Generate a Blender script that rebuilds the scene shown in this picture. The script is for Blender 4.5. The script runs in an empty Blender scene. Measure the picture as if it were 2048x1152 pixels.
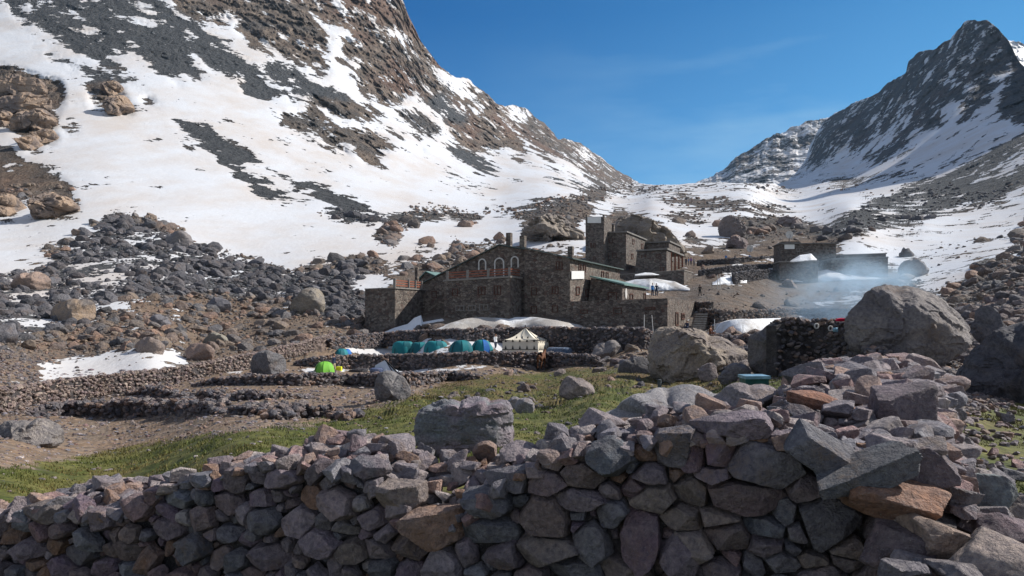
import bpy, bmesh, math, random
import numpy as np
from mathutils import Vector
random.seed(7); RNG = np.random.default_rng(11)
SC = bpy.context.scene; COL = SC.collection
F = 1365.0; YH = 630.0            # focal length in photo pixels, eye-level row
def P(px, py, d):                  # a place seen at (px,py) and d metres away
    return Vector(((px-1024)/F*d, d, (YH-py)/F*d))
# ---------------------------------------------------------------- noise
def _h(ix, iy, iz, s):
    n = (ix.astype(np.uint32)*np.uint32(374761393) + iy.astype(np.uint32)*np.uint32(668265263)
         + iz.astype(np.uint32)*np.uint32(2147483647 - 40) + np.uint32(s*1274126177 & 0xffffffff))
    n = (n ^ (n >> np.uint32(13)))*np.uint32(1274126177)
    n = (n ^ (n >> np.uint32(15)))*np.uint32(2246822519)
    return ((n ^ (n >> np.uint32(16))) & np.uint32(0xffffff)).astype(np.float32)/16777215.0
def vnoise(p, s=0):
    p = np.asarray(p, dtype=np.float64); i = np.floor(p); f = (p-i).astype(np.float32); i = i.astype(np.int64)
    f = f*f*f*(f*(f*6-15)+10)
    r = 0
    for dx in (0, 1):
        wx = f[:, 0] if dx else 1-f[:, 0]
        for dy in (0, 1):
            wy = f[:, 1] if dy else 1-f[:, 1]
            for dz in (0, 1):
                wz = f[:, 2] if dz else 1-f[:, 2]
                r = r + wx*wy*wz*_h(i[:, 0]+dx, i[:, 1]+dy, i[:, 2]+dz, s)
    return r*2-1
def fbm(p, octv=4, s=0, gain=.5, lac=2.03):
    a = 1.0; r = 0; t = 0; p = np.asarray(p, float)
    for k in range(octv):
        r = r + a*vnoise(p*(lac**k)+17.3*k, s+k); t += a; a *= gain
    return r/t
def ridged(p, octv=4, s=0, gain=.55, lac=2.07):
    a = 1.0; r = 0; t = 0; p = np.asarray(p, float)
    for k in range(octv):
        r = r + a*(1-2*np.abs(vnoise(p*(lac**k)+9.1*k, s+k))); t += a; a *= gain
    return r/t
# ---------------------------------------------------------------- objects
def tag(o, label=None, cat=None, group=None, kind=None):
    if label: o['label'] = label
    if cat: o['category'] = cat
    if group: o['group'] = group
    if kind: o['kind'] = kind
    return o
def empty(name, loc=(0, 0, 0)):
    o = bpy.data.objects.new(name, None); o.location = loc; COL.objects.link(o); o.empty_display_size = .2
    return o
def np_mesh(name, V, Fc, mat, parent=None, smooth=True, cols=None, attr='tint', origin=None, sharp=0):
    """V (n,3), Fc: (m,k) array or list of faces; vertices in world space; origin moves the object's base"""
    V = np.asarray(V, dtype=np.float32)
    org = np.array(origin if origin is not None else (0, 0, 0), dtype=np.float32)
    me = bpy.data.meshes.new(name)
    if isinstance(Fc, np.ndarray):
        m, k = Fc.shape
        me.vertices.add(len(V)); me.vertices.foreach_set('co', (V-org).ravel())
        me.loops.add(m*k); me.loops.foreach_set('vertex_index', Fc.ravel().astype(np.int32))
        me.polygons.add(m); me.polygons.foreach_set('loop_start', np.arange(0, m*k, k, dtype=np.int32))
        me.polygons.foreach_set('loop_total', np.full(m, k, dtype=np.int32))
        me.update(calc_edges=True); me.validate()
    else:
        me.from_pydata([tuple(v) for v in (V-org).tolist()], [], [list(map(int, f)) for f in Fc]); me.update()
    me.polygons.foreach_set('use_smooth', [smooth]*len(me.polygons))
    if sharp: me.set_sharp_from_angle(angle=math.radians(sharp))
    if cols is not None:
        c = np.asarray(cols, dtype=np.float32)
        if c.shape[1] == 3: c = np.hstack([c, np.ones((len(c), 1), np.float32)])
        a = me.color_attributes.new(attr, 'FLOAT_COLOR', 'POINT'); a.data.foreach_set('color', c.ravel())
    if mat: me.materials.append(mat)
    o = bpy.data.objects.new(name, me); COL.objects.link(o)
    if parent is not None:
        o.parent = parent; o.location = Vector(org) - parent.location if origin is not None else -parent.location
    else: o.location = Vector(org)
    return o
class Bag:                          # collects pieces into one mesh
    def __init__(s): s.V = []; s.F = []; s.C = []; s.n = 0
    def add(s, V, Fc, col=None):
        V = np.asarray(V, float); s.V.append(V); s.F.append(np.asarray(Fc)+s.n); s.n += len(V)
        c = np.array(col if col is not None else (1, 1, 1), float)
        s.C.append(np.tile(c, (len(V), 1)) if c.ndim == 1 else c)
    def build(s, name, mat, parent=None, smooth=False, origin=None, sharp=0):
        ks = {f.shape[1] for f in s.F}
        V = np.vstack(s.V); C = np.vstack(s.C)
        if len(ks) == 1: Fc = np.vstack(s.F)
        else: Fc = [r for f in s.F for r in f.tolist()]
        return np_mesh(name, V, Fc, mat, parent, smooth, C, origin=origin, sharp=sharp)
    def box(s, c, ax, ay, az, col=None):   # centre and three half-axis vectors
        c, ax, ay, az = [np.array(v, float) for v in (c, ax, ay, az)]
        V = [c+i*ax+j*ay+k*az for i in (-1, 1) for j in (-1, 1) for k in (-1, 1)]
        s.add(V, [(0, 1, 3, 2), (4, 6, 7, 5), (0, 4, 5, 1), (2, 3, 7, 6), (0, 2, 6, 4), (1, 5, 7, 3)], col)
    def bar(s, a, b, r, col=None, r2=None, n=6):
        a = np.array(a, float); b = np.array(b, float); t = b-a; t /= np.linalg.norm(t)+1e-9
        u = np.cross(t, (0, 0, 1) if abs(t[2]) < .9 else (1, 0, 0)); u /= np.linalg.norm(u); w = np.cross(t, u)
        r2 = r if r2 is None else r2
        V = [p+rr*(math.cos(q)*u+math.sin(q)*w) for p, rr in ((a, r), (b, r2)) for q in [2*math.pi*i/n for i in range(n)]]+[a, b]
        Fq = [(i, (i+1) % n, n+(i+1) % n, n+i) for i in range(n)]+[(2*n, (i+1) % n, i, i) for i in range(n)]+[(2*n+1, n+i, n+(i+1) % n, n+(i+1) % n) for i in range(n)]
        s.F.append(np.array(Fq[:n])+s.n); tri = np.array([f[:3] for f in Fq[n:]])
        s.F.append(tri+s.n); s.V.append(np.array(V)); s.n += len(V)
        c = np.array(col if col is not None else (1, 1, 1), float); s.C.append(np.tile(c, (len(V), 1)))
# ---------------------------------------------------------------- icospheres and rocks
def ico(sub):
    bm = bmesh.new(); bmesh.ops.create_icosphere(bm, subdivisions=sub, radius=1)
    V = np.array([v.co[:] for v in bm.verts]); Fc = np.array([[v.index for v in f.verts] for f in bm.faces]); bm.free()
    V /= np.linalg.norm(V, axis=1)[:, None]
    return V, Fc
ICO = {k: ico(k) for k in (1, 2, 3, 4, 5, 6)}
def rock_radial(D, planes, dist, p=14):
    q = np.maximum(D @ planes.T, 0)/dist[None, :]
    return (q**p).sum(1)**(-1.0/p)
def rock_shape(sub=2, nplanes=14, rng=None, p=16, jit=.3, rough=.05, flat=(1, 1, 1), seed=0):
    rng = rng or RNG
    N = rng.normal(size=(nplanes, 3)); N /= np.linalg.norm(N, axis=1)[:, None]
    N = np.vstack([N, np.vstack([np.eye(3), -np.eye(3)])+rng.normal(scale=.12, size=(6, 3))])
    dist = 1+rng.uniform(-jit, jit, len(N)); dist[-6:] = 1.0+rng.uniform(-.1, .15, 6)
    D, Fc = ICO[sub]
    r = np.minimum(rock_radial(D, N, dist, p), 1.6)
    V = D*r[:, None]
    if rough:
        n = fbm(V*1.7+seed*3.7, 4, seed)*1.2+ridged(V*3.1+seed, 3, seed+5)*.35
        V = V*(1+rough*n)[:, None]
    return V*np.array(flat), Fc
def rotm(a, b, c):
    ca, sa, cb, sb, cc, s_ = math.cos(a), math.sin(a), math.cos(b), math.sin(b), math.cos(c), math.sin(c)
    return np.array([[cc, -s_, 0], [s_, cc, 0], [0, 0, 1]]) @ np.array([[cb, 0, sb], [0, 1, 0], [-sb, 0, cb]]) @ np.array([[1, 0, 0], [0, ca, -sa], [0, sa, ca]])
# ---------------------------------------------------------------- materials
def newmat(name):
    m = bpy.data.materials.new(name); m.use_nodes = True; nt = m.node_tree; nt.nodes.clear()
    out = nt.nodes.new('ShaderNodeOutputMaterial'); b = nt.nodes.new('ShaderNodeBsdfPrincipled')
    nt.links.new(b.outputs[0], out.inputs[0]); b.inputs['Roughness'].default_value = .85
    b.inputs['Specular IOR Level'].default_value = .25
    return m, nt, b, out
class NT:
    def __init__(s, nt): s.nt = nt
    def n(s, t, **k):
        x = s.nt.nodes.new(t)
        for a, b in k.items(): setattr(x, a, b)
        return x
    def l(s, a, b): s.nt.links.new(a, b)
    def val(s, sock, v):
        if hasattr(v, 'bl_idname') or hasattr(v, 'is_output'): s.l(v, sock)
        else: sock.default_value = v
    def noise(s, vec, scale, detail=5, rough=.55, dim='3D'):
        x = s.n('ShaderNodeTexNoise'); x.inputs['Scale'].default_value = scale
        x.inputs['Detail'].default_value = detail; x.inputs['Roughness'].default_value = rough
        if vec is not None: s.l(vec, x.inputs['Vector'])
        return x.outputs['Fac']
    def vor(s, vec, scale, feature='F1', out='Distance', rnd=1.0):
        x = s.n('ShaderNodeTexVoronoi'); x.feature = feature; x.inputs['Scale'].default_value = scale
        x.inputs['Randomness'].default_value = rnd
        if vec is not None: s.l(vec, x.inputs['Vector'])
        return x.outputs[out]
    def math(s, op, a, b=0.0, c=None, clamp=False):
        x = s.n('ShaderNodeMath', operation=op, use_clamp=clamp); s.val(x.inputs[0], a); s.val(x.inputs[1], b)
        if c is not None: s.val(x.inputs[2], c)
        return x.outputs[0]
    def mr(s, v, a, b, c=0.0, d=1.0, smooth=False):
        x = s.n('ShaderNodeMapRange'); x.clamp = True
        if smooth: x.interpolation_type = 'SMOOTHSTEP'
        s.val(x.inputs[0], v)
        for i, q in enumerate((a, b, c, d)): s.val(x.inputs[i+1], q)
        return x.outputs[0]
    def mix(s, f, a, b, mode='MIX'):
        x = s.n('ShaderNodeMix', data_type='RGBA', blend_type=mode); x.clamp_factor = True
        s.val(x.inputs[0], f)
        for i, q in ((6, a), (7, b)):
            if isinstance(q, tuple): x.inputs[i].default_value = (*q, 1) if len(q) == 3 else q
            else: s.l(q, x.inputs[i])
        return x.outputs[2]
    def obj(s): return s.n('ShaderNodeTexCoord').outputs['Object']
    def pos(s): return s.n('ShaderNodeNewGeometry').outputs['Position']
    def attr(s, name): return s.n('ShaderNodeAttribute', attribute_name=name)
    def bump(s, h, dist, strength=1.0, prev=None):
        x = s.n('ShaderNodeBump'); s.l(h, x.inputs['Height']); x.inputs['Distance'].default_value = dist
        x.inputs['Strength'].default_value = strength
        if prev is not None: s.l(prev, x.inputs['Normal'])
        return x.outputs[0]
def plain(name, col, rough=.8, metal=0, var=.15, scale=6.0):
    m, nt, b, o = newmat(name); g = NT(nt); f = g.noise(g.obj(), scale, 4)
    c = g.mix(g.mr(f, .3, .7), tuple(x*(1-var) for x in col), tuple(min(1, x*(1+var)) for x in col))
    g.l(c, b.inputs['Base Color']); b.inputs['Roughness'].default_value = rough; b.inputs['Metallic'].default_value = metal
    return m
def mat_rock(name, scale=1.0, bump=.02, speck=.5):
    """per-stone tint with mottling, lichen specks and a rough bumpy skin; scale in features per metre"""
    m, nt, b, o = newmat(name); g = NT(nt); v = g.pos()
    t = g.attr('tint').outputs['Color']
    n1 = g.noise(v, 3*scale, 6, .6); n2 = g.noise(v, 14*scale, 6, .65); n3 = g.noise(v, 60*scale, 3, .6)
    c = g.mix(g.mr(n1, .35, .68), t, g.mix(.5, t, (.13, .12, .12)))
    c = g.mix(g.mr(n2, .3, .75, 0, 1.0), g.mix(1.0, c, (.68, .67, .78), 'MULTIPLY'), g.mix(1.0, c, (2.0, 1.92, 1.85), 'MULTIPLY'))
    c = g.mix(g.math('MULTIPLY', g.mr(n3, .58, .72), speck), c, (.36, .36, .34))
    n5 = g.noise(v, 1.1*scale, 4, .6)
    c = g.mix(g.math('MULTIPLY', g.mr(n5, .56, .66), g.mr(n2, .4, .6, 0, .55)), c, (.14, .085, .05))
    g.l(c, b.inputs['Base Color']); b.inputs['Roughness'].default_value = .8
    h = g.math('ADD', g.math('MULTIPLY', n1, 2.0), g.math('ADD', g.math('MULTIPLY', n2, .9), g.math('MULTIPLY', n3, .25)))
    g.l(g.bump(h, bump/scale), b.inputs['Normal'])
    return m
M = {}
M['stone'] = mat_rock('stone_near', 2.2, .10)
M['boulder'] = mat_rock('boulder_rock', .7, .09, .25)
M['farrock'] = mat_rock('far_rock', .35, .08, .1)
# ---------------------------------------------------------------- camera, sun and sky
cam = bpy.data.cameras.new('camera'); camo = bpy.data.objects.new('camera', cam); COL.objects.link(camo)
camo.location = (0, 0, 0); camo.rotation_euler = (math.pi/2, 0, 0)
cam.sensor_width = 36; cam.lens = F/2048*36; cam.shift_y = (YH-576)/2048
cam.clip_end = 20000; cam.clip_start = .1; SC.camera = camo
SUN_AZ = math.radians(74); SUN_EL = math.radians(38)
sd = Vector((math.sin(SUN_AZ)*math.cos(SUN_EL), math.cos(SUN_AZ)*math.cos(SUN_EL), math.sin(SUN_EL)))
sl = bpy.data.lights.new('sun', 'SUN'); sl.energy = 5.0; sl.angle = math.radians(.53); sl.color = (1, .955, .89)
so = bpy.data.objects.new('sun', sl); COL.objects.link(so); so.rotation_euler = sd.to_track_quat('Z', 'Y').to_euler()
w = bpy.data.worlds.new('World'); SC.world = w; w.use_nodes = True; nt = w.node_tree; nt.nodes.clear(); g = NT(nt)
bg = g.n('ShaderNodeBackground'); wo = g.n('ShaderNodeOutputWorld'); sky = g.n('ShaderNodeTexSky', sky_type='NISHITA')
sky.sun_disc = False; sky.sun_elevation = SUN_EL; sky.sun_rotation = SUN_AZ; sky.altitude = 3200; sky.air_density = 1.15; sky.dust_density = .3; sky.ozone_density = 2.2
vec = g.n('ShaderNodeTexCoord').outputs['Generated']
mp = g.n('ShaderNodeMapping'); mp.inputs['Rotation'].default_value = (0, math.radians(14), 0); mp.inputs['Scale'].default_value = (1.0, 1.0, 4.5); g.l(vec, mp.inputs[0])
c1 = g.noise(mp.outputs[0], 1.7, 7, .55); c2 = g.noise(mp.outputs[0], 6.0, 5, .6)
sep = g.n('ShaderNodeSeparateXYZ'); g.l(vec, sep.inputs[0])
low = g.mr(sep.outputs['Z'], .2, .52, .8, .25)
right = g.mr(sep.outputs['X'], -.05, .35, .0, 1.0)
cl = g.math('MULTIPLY', g.mr(c1, .42, .66), g.math('MULTIPLY', g.mr(c2, .2, .7, .6, 1), g.math('MULTIPLY', low, right)))
bright = g.mix(1.0, sky.outputs[0], g.mix(g.mr(sep.outputs['X'], -.2, .55), (.0, .45, .82), (.26, .74, .90)), 'MULTIPLY')
fr = g.mr(sep.outputs['Y'], .15, .6)      # unseen sky behind the viewer is whitened and brightened as added fill light
pale = g.mix(1.0, sky.outputs[0], (1.0, 1.0, 1.0), 'MULTIPLY'); fill_sky = g.mix(g.mr(c1, .35, .65, .25, .6), pale, (4.0, 4.0, 4.4))
bright = g.mix(fr, fill_sky, bright)
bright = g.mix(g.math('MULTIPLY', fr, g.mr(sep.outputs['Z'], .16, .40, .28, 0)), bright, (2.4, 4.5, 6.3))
skc = g.mix(g.math('MULTIPLY', cl, 1.0), bright, (3.2, 4.9, 6.2))
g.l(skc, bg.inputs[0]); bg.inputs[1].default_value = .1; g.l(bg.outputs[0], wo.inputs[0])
SC.view_settings.view_transform = 'Standard'; SC.view_settings.look = 'None'; SC.view_settings.exposure = .42; SC.view_settings.gamma = 1
SC.cycles.max_bounces = 6; SC.cycles.volume_bounces = 1; SC.cycles.volume_step_rate = 2.0
# ================================================================ terrain
CP = [(0,1250,5.5),(500,1250,4.6),(1000,1250,3.85),(1500,1250,3.4),(2048,1250,3.15),(500,1130,5.7),(1000,1130,4.5),(1500,1130,4.1),(0,1010,8.2),(500,1000,7),(1000,1000,5.6),(1500,1000,5),(2048,1000,4.9),
(0,930,12),(500,900,11.5),(1000,900,9),(1500,900,8.2),(2048,900,7.5),(0,870,20),(500,850,19),(1000,840,15),(1500,830,13),(2048,820,12),
(0,825,37),(150,812,41),(400,800,36),(800,790,32),(1200,780,24),(1500,775,19),(1800,760,17),(2048,740,17.5),
(260,782,48),(374,762,53),(501,737,59.5),(600,712,68),(900,770,44),(1100,748,58),(1300,748,42),(1400,755,36),(1600,740,26),(1750,730,24),(1950,700,26),(2048,690,28),
(1083,737,66),(1200,730,62),(700,770,47),(1000,712,73),(700,716,74),(850,712,74),(800,747,64),
(700,682,81),(1000,665,82.5),(850,665,84),(850,690,78),(1100,690,76),(1250,665,79),(1300,700,68),(1430,670,72),(1560,668,74),(1415,660,84),(700,662,88),(890,640,89.5),(1140,642,87),
(1400,610,102),(1560,622,100),(1680,622,100),(1430,562,128),(1560,566,141),(1680,562,140),(1760,562,138),(1850,600,90),(1950,585,78),(2048,560,66),(2048,620,42),
(1250,565,130),(1370,577,124),(1000,560,130),(1400,525,165),(1600,515,182),(1560,490,200),
(0,770,45),(0,700,58),(0,600,95),(0,500,150),(0,400,225),(0,300,290),(0,200,370),(0,0,560),(0,-400,1000),
(300,735,57),(300,690,68),(300,600,102),(300,500,155),(300,400,235),(300,200,410),(300,0,620),(300,-300,1000),
(600,685,74),(600,640,96),(600,600,116),(600,500,185),(600,400,290),(600,200,520),(600,0,760),(600,-160,950),
(800,560,138),(800,500,195),(800,400,350),(800,300,520),(800,100,830),(815,0,960),(1000,480,230),(1000,400,430),(1000,300,750),(1000,215,980),
(1150,450,250),(1150,400,430),(1200,370,760),(1150,290,1150),(1280,368,1200),(1400,367,850),(1300,400,500),(1300,440,290),
(1500,440,330),(1500,400,480),(1570,365,1250),(1500,480,225),(1700,470,215),(1700,420,330),(1700,370,850),(1650,280,1500),(1700,228,1550),
(1830,130,1330),(1950,40,1180),(1950,200,900),(1850,300,820),(1850,380,500),(1850,450,260),(1850,520,165),(2048,140,900),(2048,300,480),
(2048,400,290),(2048,450,205),(2048,510,120),
(2600,1250,3),(2600,900,7),(2600,700,20),(2600,500,60),(2600,300,260),(2600,0,500),(2600,-400,800),(2250,-150,850),
(-600,1250,5),(-600,900,18),(-600,700,60),(-600,400,220),(-600,0,520),(-600,-500,1050)]
CP = np.array(CP, float)
def tps(r2): return .5*r2*np.log(r2+1e-12)
_X = CP[:, :2]/500.0; _n = len(CP)
_K = tps(((_X[:, None]-_X[None])**2).sum(2))+np.eye(_n)*4e-4
_Q = np.hstack([np.ones((_n, 1)), _X]); _A = np.zeros((_n+3, _n+3)); _A[:_n, :_n] = _K; _A[:_n, _n:] = _Q; _A[_n:, :_n] = _Q.T
_W = np.linalg.solve(_A, np.concatenate([np.log(CP[:, 2]), np.zeros(3)]))
def depth0(px, py):
    sh = np.shape(px); px = np.ravel(px); py = np.ravel(py); out = np.empty(len(px))
    for i in range(0, len(px), 40000):
        X = np.stack([px[i:i+40000], py[i:i+40000]], 1)/500.0
        k = tps(((X[:, None]-_X[None])**2).sum(2))
        out[i:i+40000] = k @ _W[:_n]+_W[_n]+X @ _W[_n+1:]
    return np.exp(out).reshape(sh)
SKY = np.array([(-900,-700),(-200,-520),(0,-470),(300,-330),(500,-240),(700,-110),(790,-40),(806,0),(816,28),(828,52),(842,82),(862,106),(878,130),(905,150),(940,162),(968,180),(992,203),
(1010,212),(1050,214),(1070,232),(1108,265),(1116,278),(1160,283),(1185,305),(1240,342),(1278,368),(1330,370),(1400,366),(1480,366),(1560,366),(1575,360),(1594,345),(1612,318),(1620,290),
(1636,264),(1655,240),(1680,222),(1700,208),(1745,192),(1775,168),(1812,147),(1816,126),(1838,102),(1870,96),(1900,80),(1912,62),(1928,46),(1950,38),(1975,42),(1998,58),(2016,82),(2036,118),(2052,135),
(2130,20),(2250,-150),(2400,-330),(2600,-480),(2900,-520)], float)
# ---- raster masks -------------------------------------------------------
RX0, RY0, RS = 0, 0, 2
RW, RH = 1024, 640
gx, gy = np.meshgrid((np.arange(RW)+.5)*RS, (np.arange(RH)+.5)*RS)
def fill(R, poly, val, o=(0, 0), s=1.0):
    p = np.array(poly, float)*s+np.array(o, float)
    x0, y0 = np.maximum((p.min(0)/RS).astype(int)-1, 0); x1, y1 = (p.max(0)/RS).astype(int)+2
    X = gx[y0:y1, x0:x1]; Y = gy[y0:y1, x0:x1]; ins = np.zeros(X.shape, bool); n = len(p)
    for i in range(n):
        ax, ay = p[i]; bx, by = p[(i+1) % n]
        if ay == by: continue
        c = ((ay > Y) != (by > Y)) & (X < (bx-ax)*(Y-ay)/(by-ay)+ax); ins ^= c
    R[y0:y1, x0:x1][ins] = val
def blur(R, r, it=2):
    if r < 1: return R
    for _ in range(it):
        for ax in (0, 1):
            k = 2*r+1; pad = [(0, 0), (0, 0)]; pad[ax] = (r+1, r)
            c = np.cumsum(np.pad(R, pad, mode='edge'), axis=ax)
            R = (np.take(c, np.arange(k, c.shape[ax]), ax)-np.take(c, np.arange(0, c.shape[ax]-k), ax))/k
    return R
def samp(R, px, py):
    px = np.abs(px); px = np.where(px > 2047, 4094-px, px); py = np.abs(py)
    x = np.clip(px/RS-.5, 0, RW-1.001); y = np.clip(py/RS-.5, 0, RH-1.001)
    i = x.astype(int); j = y.astype(int); fx = x-i; fy = y-j
    return (R[j, i]*(1-fx)+R[j, i+1]*fx)*(1-fy)+(R[j+1, i]*(1-fx)+R[j+1, i+1]*fx)*fy
snow = np.ones((RH, RW)); brown = np.full((RH, RW), .5); cliff = np.zeros((RH, RW)); grass = np.zeros((RH, RW)); dens = np.zeros((RH, RW))
A6 = ((0, 0), .3472); A7 = ((600, 0), .3472); A8 = ((1300, 0), .382); A9 = ((0, 350), .3418); A1 = ((700, 400), .1953); A5 = ((0, 550), .3038)
def rk(poly, A=((0, 0), 1), v=.12, b=0.0, c=.3, d=0.0):
    fill(snow, poly, v, *A); fill(brown, poly, b, *A); fill(cliff, poly, c, *A); fill(dens, poly, d, *A)
def sn(poly, A=((0, 0), 1), v=.95):
    fill(snow, poly, v, *A); fill(cliff, poly, 0, *A); fill(dens, poly, .022, *A)
# left mountain: scree
rk([(-9,-60),(40,30),(90,110),(150,150),(200,140),(270,200),(330,230),(420,290),(520,340),(620,380),(690,400),(640,330),(740,340),(700,280),(800,330),(860,360),(900,420),(960,440),(1010,490),(1060,500),(1000,400),(1050,430),(1130,480),(1180,470),(1120,380),(1060,300),(1180,330),(1190,400),(1290,440),(1390,430),(1400,540),(1500,580),(1580,570),(1600,510),(1680,590),(1780,570),(1900,560),(2016,640),(2016,560),(1900,500),(1800,440),(1700,380),(1600,350),(1520,340),(1540,390),(1480,370),(1400,300),(1300,230),(1180,140),(1100,110),(1000,60),(900,-60)], A6, .2, .05)
rk([(970,680),(1050,660),(1130,690),(1200,720),(1260,790),(1400,860),(1500,930),(1640,1010),(1800,1060),(2016,1140),(2190,1205),(2100,1215),(1850,1120),(1700,1070),(1560,985),(1400,925),(1300,910),(1200,870),(1090,800)], A6, .04, 0, .2)
rk([(1230,900),(1330,980),(1400,1050),(1480,1130),(1560,1180),(1700,1210),(1640,1100),(1560,1030),(1460,1020),(1380,950)], A6, .24, 0, .2)
rk([(1800,1110),(1900,1100),(2016,1152),(2190,1215),(2290,1260),(2200,1270),(2016,1230),(1900,1190)], A6, .12, 0, .2)
rk([(350,320),(480,360),(600,420),(720,440),(800,510),(880,560),(960,625),(900,620),(840,560),(760,500),(640,470),(500,440),(400,430),(360,370)], A6, .25, .1)
rk([(560,318),(600,330),(660,352),(720,372),(700,374),(640,358),(580,336)], v=.3, b=.05, c=.2); rk([(500,352),(560,372),(620,402),(600,408),(540,386)], v=.32, b=.05, c=.2)
rk([(90,95),(130,120),(180,150),(230,175),(215,178),(150,150),(100,118)], v=.3, b=.05, c=.2); rk([(640,418),(700,428),(760,440),(740,452),(690,440),(640,430)], v=.28, b=.1, c=.3, d=.4)
# left mountain: cliffs and outcrops
rk([(0,370),(100,400),(250,440),(340,460),(360,520),(355,640),(310,650),(340,680),(300,740),(210,750),(100,770),(40,750),(0,760),(0,640),(60,640),(0,600)], A6, .04, .95, 1)
rk([(130,790),(210,750),(320,760),(330,820),(240,840),(210,880),(150,860)], A6, .02, .8, 1)
rk([(330,740),(460,710),(470,760),(400,780)], A6, .1, .8, .6)
rk([(480,500),(600,470),(690,490),(720,570),(780,630),(740,670),(650,660),(600,620),(540,630),(520,560)], A6, .04, .95, 1)
rk([(800,560),(870,570),(880,610),(830,605)], A6, .1, .9, 1)
rk([(0,870),(100,890),(200,940),(280,1000),(380,1040),(420,1110),(410,1152),(0,1152)], A6, .1, .62, .3, .5)
rk([(0,0),(300,0),(400,40),(420,100),(380,130),(450,150),(470,190),(410,240),(300,260),(220,190),(200,120),(110,130),(120,200),(70,250),(0,210)], A9, .08, .65, .6, .2)
rk([(0,820),(90,830),(150,860),(60,870),(0,860)], A6, .3, .3, .3)
rk([(1000,-40),(1010,40),(1100,80),(1160,120),(1300,140),(1350,120),(1370,200),(1450,250),(1550,290),(1640,330),(1720,320),(1680,360),(1730,400),(1830,370),(1850,330),(1890,300),(1890,230),(1850,160),(1790,120),(1820,-40)], A6, .16, .85, 1)
rk([(1780,400),(1900,370),(1900,430),(1840,430)], A6, .1, .8, 1)
rk([(0,-40),(600,-40),(640,90),(720,150),(730,240),(800,310),(840,380),(900,430),(1000,460),(1100,520),(1160,580),(1190,620),(1230,700),(1280,780),(1290,860),(1310,950),(1240,920),(1220,860),(1150,850),(1160,900),(1080,880),(1030,890),(930,850),(870,790),(830,740),(840,690),(780,620),(700,580),(690,550),(640,540),(600,600),(540,610),(460,600),(400,560),(320,520),(330,380),(370,340),(300,330),(240,380),(110,350),(60,370),(0,390)], A7, .2, .8, 1)
rk([(700,560),(840,520),(900,620),(990,680),(940,740),(850,700)], A7, .1, .2, .5)
for q in ([(60,110),(150,150),(270,145),(305,205),(235,225),(240,280),(200,330),(235,385),(105,352),(60,375),(30,395),(0,405),(0,395),(110,345),(170,310),(165,210),(100,160)],
          [(190,0),(260,20),(230,45)],[(490,175),(560,195),(610,230),(600,240),(540,215),(560,250),(500,215)],[(800,400),(860,415),(975,475),(950,505),(1020,550),(960,572),(930,600),(900,530),(880,480),(790,440)],
          [(725,360),(785,385),(740,378)],[(780,520),(900,610),(840,595)],[(975,610),(1090,635),(1000,655)],[(365,55),(480,95),(480,105),(400,88)],[(500,420),(565,460),(530,452)],[(45,60),(140,95),(60,80)],[(250,80),(320,150),(300,145)]):
    sn(q, A7)
rk([(50,560),(130,560),(260,590),(380,620),(440,660),(450,690),(400,700),(330,670),(290,650),(270,700),(180,670),(60,640)], A7, .1, .7, .9)
rk([(-40,640),(80,650),(160,710),(200,740),(290,740),(380,760),(440,760),(480,810),(530,850),(500,890),(460,900),(470,940),(380,950),(340,900),(300,840),(250,820),(300,890),(250,910),(200,870),(150,860),(120,780),(40,770),(-20,750),(-80,710),(-110,660)], A7, .08, .75, 1)
rk([(530,640),(640,630),(720,650),(800,720),(790,780),(740,800),(660,760),(640,710),(560,680)], A7, .12, .4, .8)
for q in ([(50,400),(110,370),(170,390),(180,440),(100,430)],[(250,410),(300,405),(310,470),(260,460)],[(460,740),(550,770),(550,785),(480,770)],[(425,690),(475,700),(470,718),(430,712)],[(650,790),(690,795),(680,810)],[(670,840),(710,850),(735,880),(690,870)],[(280,940),(305,950),(295,970),(280,965)]):
    rk(q, A7, .1, .5, .8)
rk([(820,850),(900,850),(960,870),(1080,930),(1160,1010),(1090,1000),(1000,970),(900,900)], A7, .2, .05)
rk([(1300,970),(1400,1010),(1600,1040),(1730,1070),(1640,1080),(1480,1050),(1380,1010)], A7, .15, .1)
rk([(1410,950),(1500,990),(1560,1025),(1500,1010)], A7, .2, .1)
rk([(920,1020),(1000,1050),(1100,1100),(1040,1100),(950,1050)], A7, .2, .05); rk([(1000,1015),(1140,1075),(1130,1090),(1080,1070)], A7, .2, .05)
rk([(1190,590),(1290,590),(1380,640),(1500,740),(1510,800),(1490,940),(1420,910),(1340,870),(1300,800),(1240,760)], A7, .2, .65, 1)
rk([(1490,780),(1620,790),(1720,880),(1860,960),(1980,1040),(1960,1060),(1800,1060),(1740,1070),(1640,1000),(1560,930),(1480,880)], A7, .22, .6, 1)
for q in ([(1195,610),(1270,640),(1340,695),(1270,710),(1215,670)],[(1285,800),(1340,865),(1390,890),(1360,920),(1300,870)],[(1585,850),(1650,870),(1700,930),(1790,1010),(1700,960),(1620,895)],[(1335,750),(1420,790),(1400,810)]): sn(q, A7)
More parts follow.
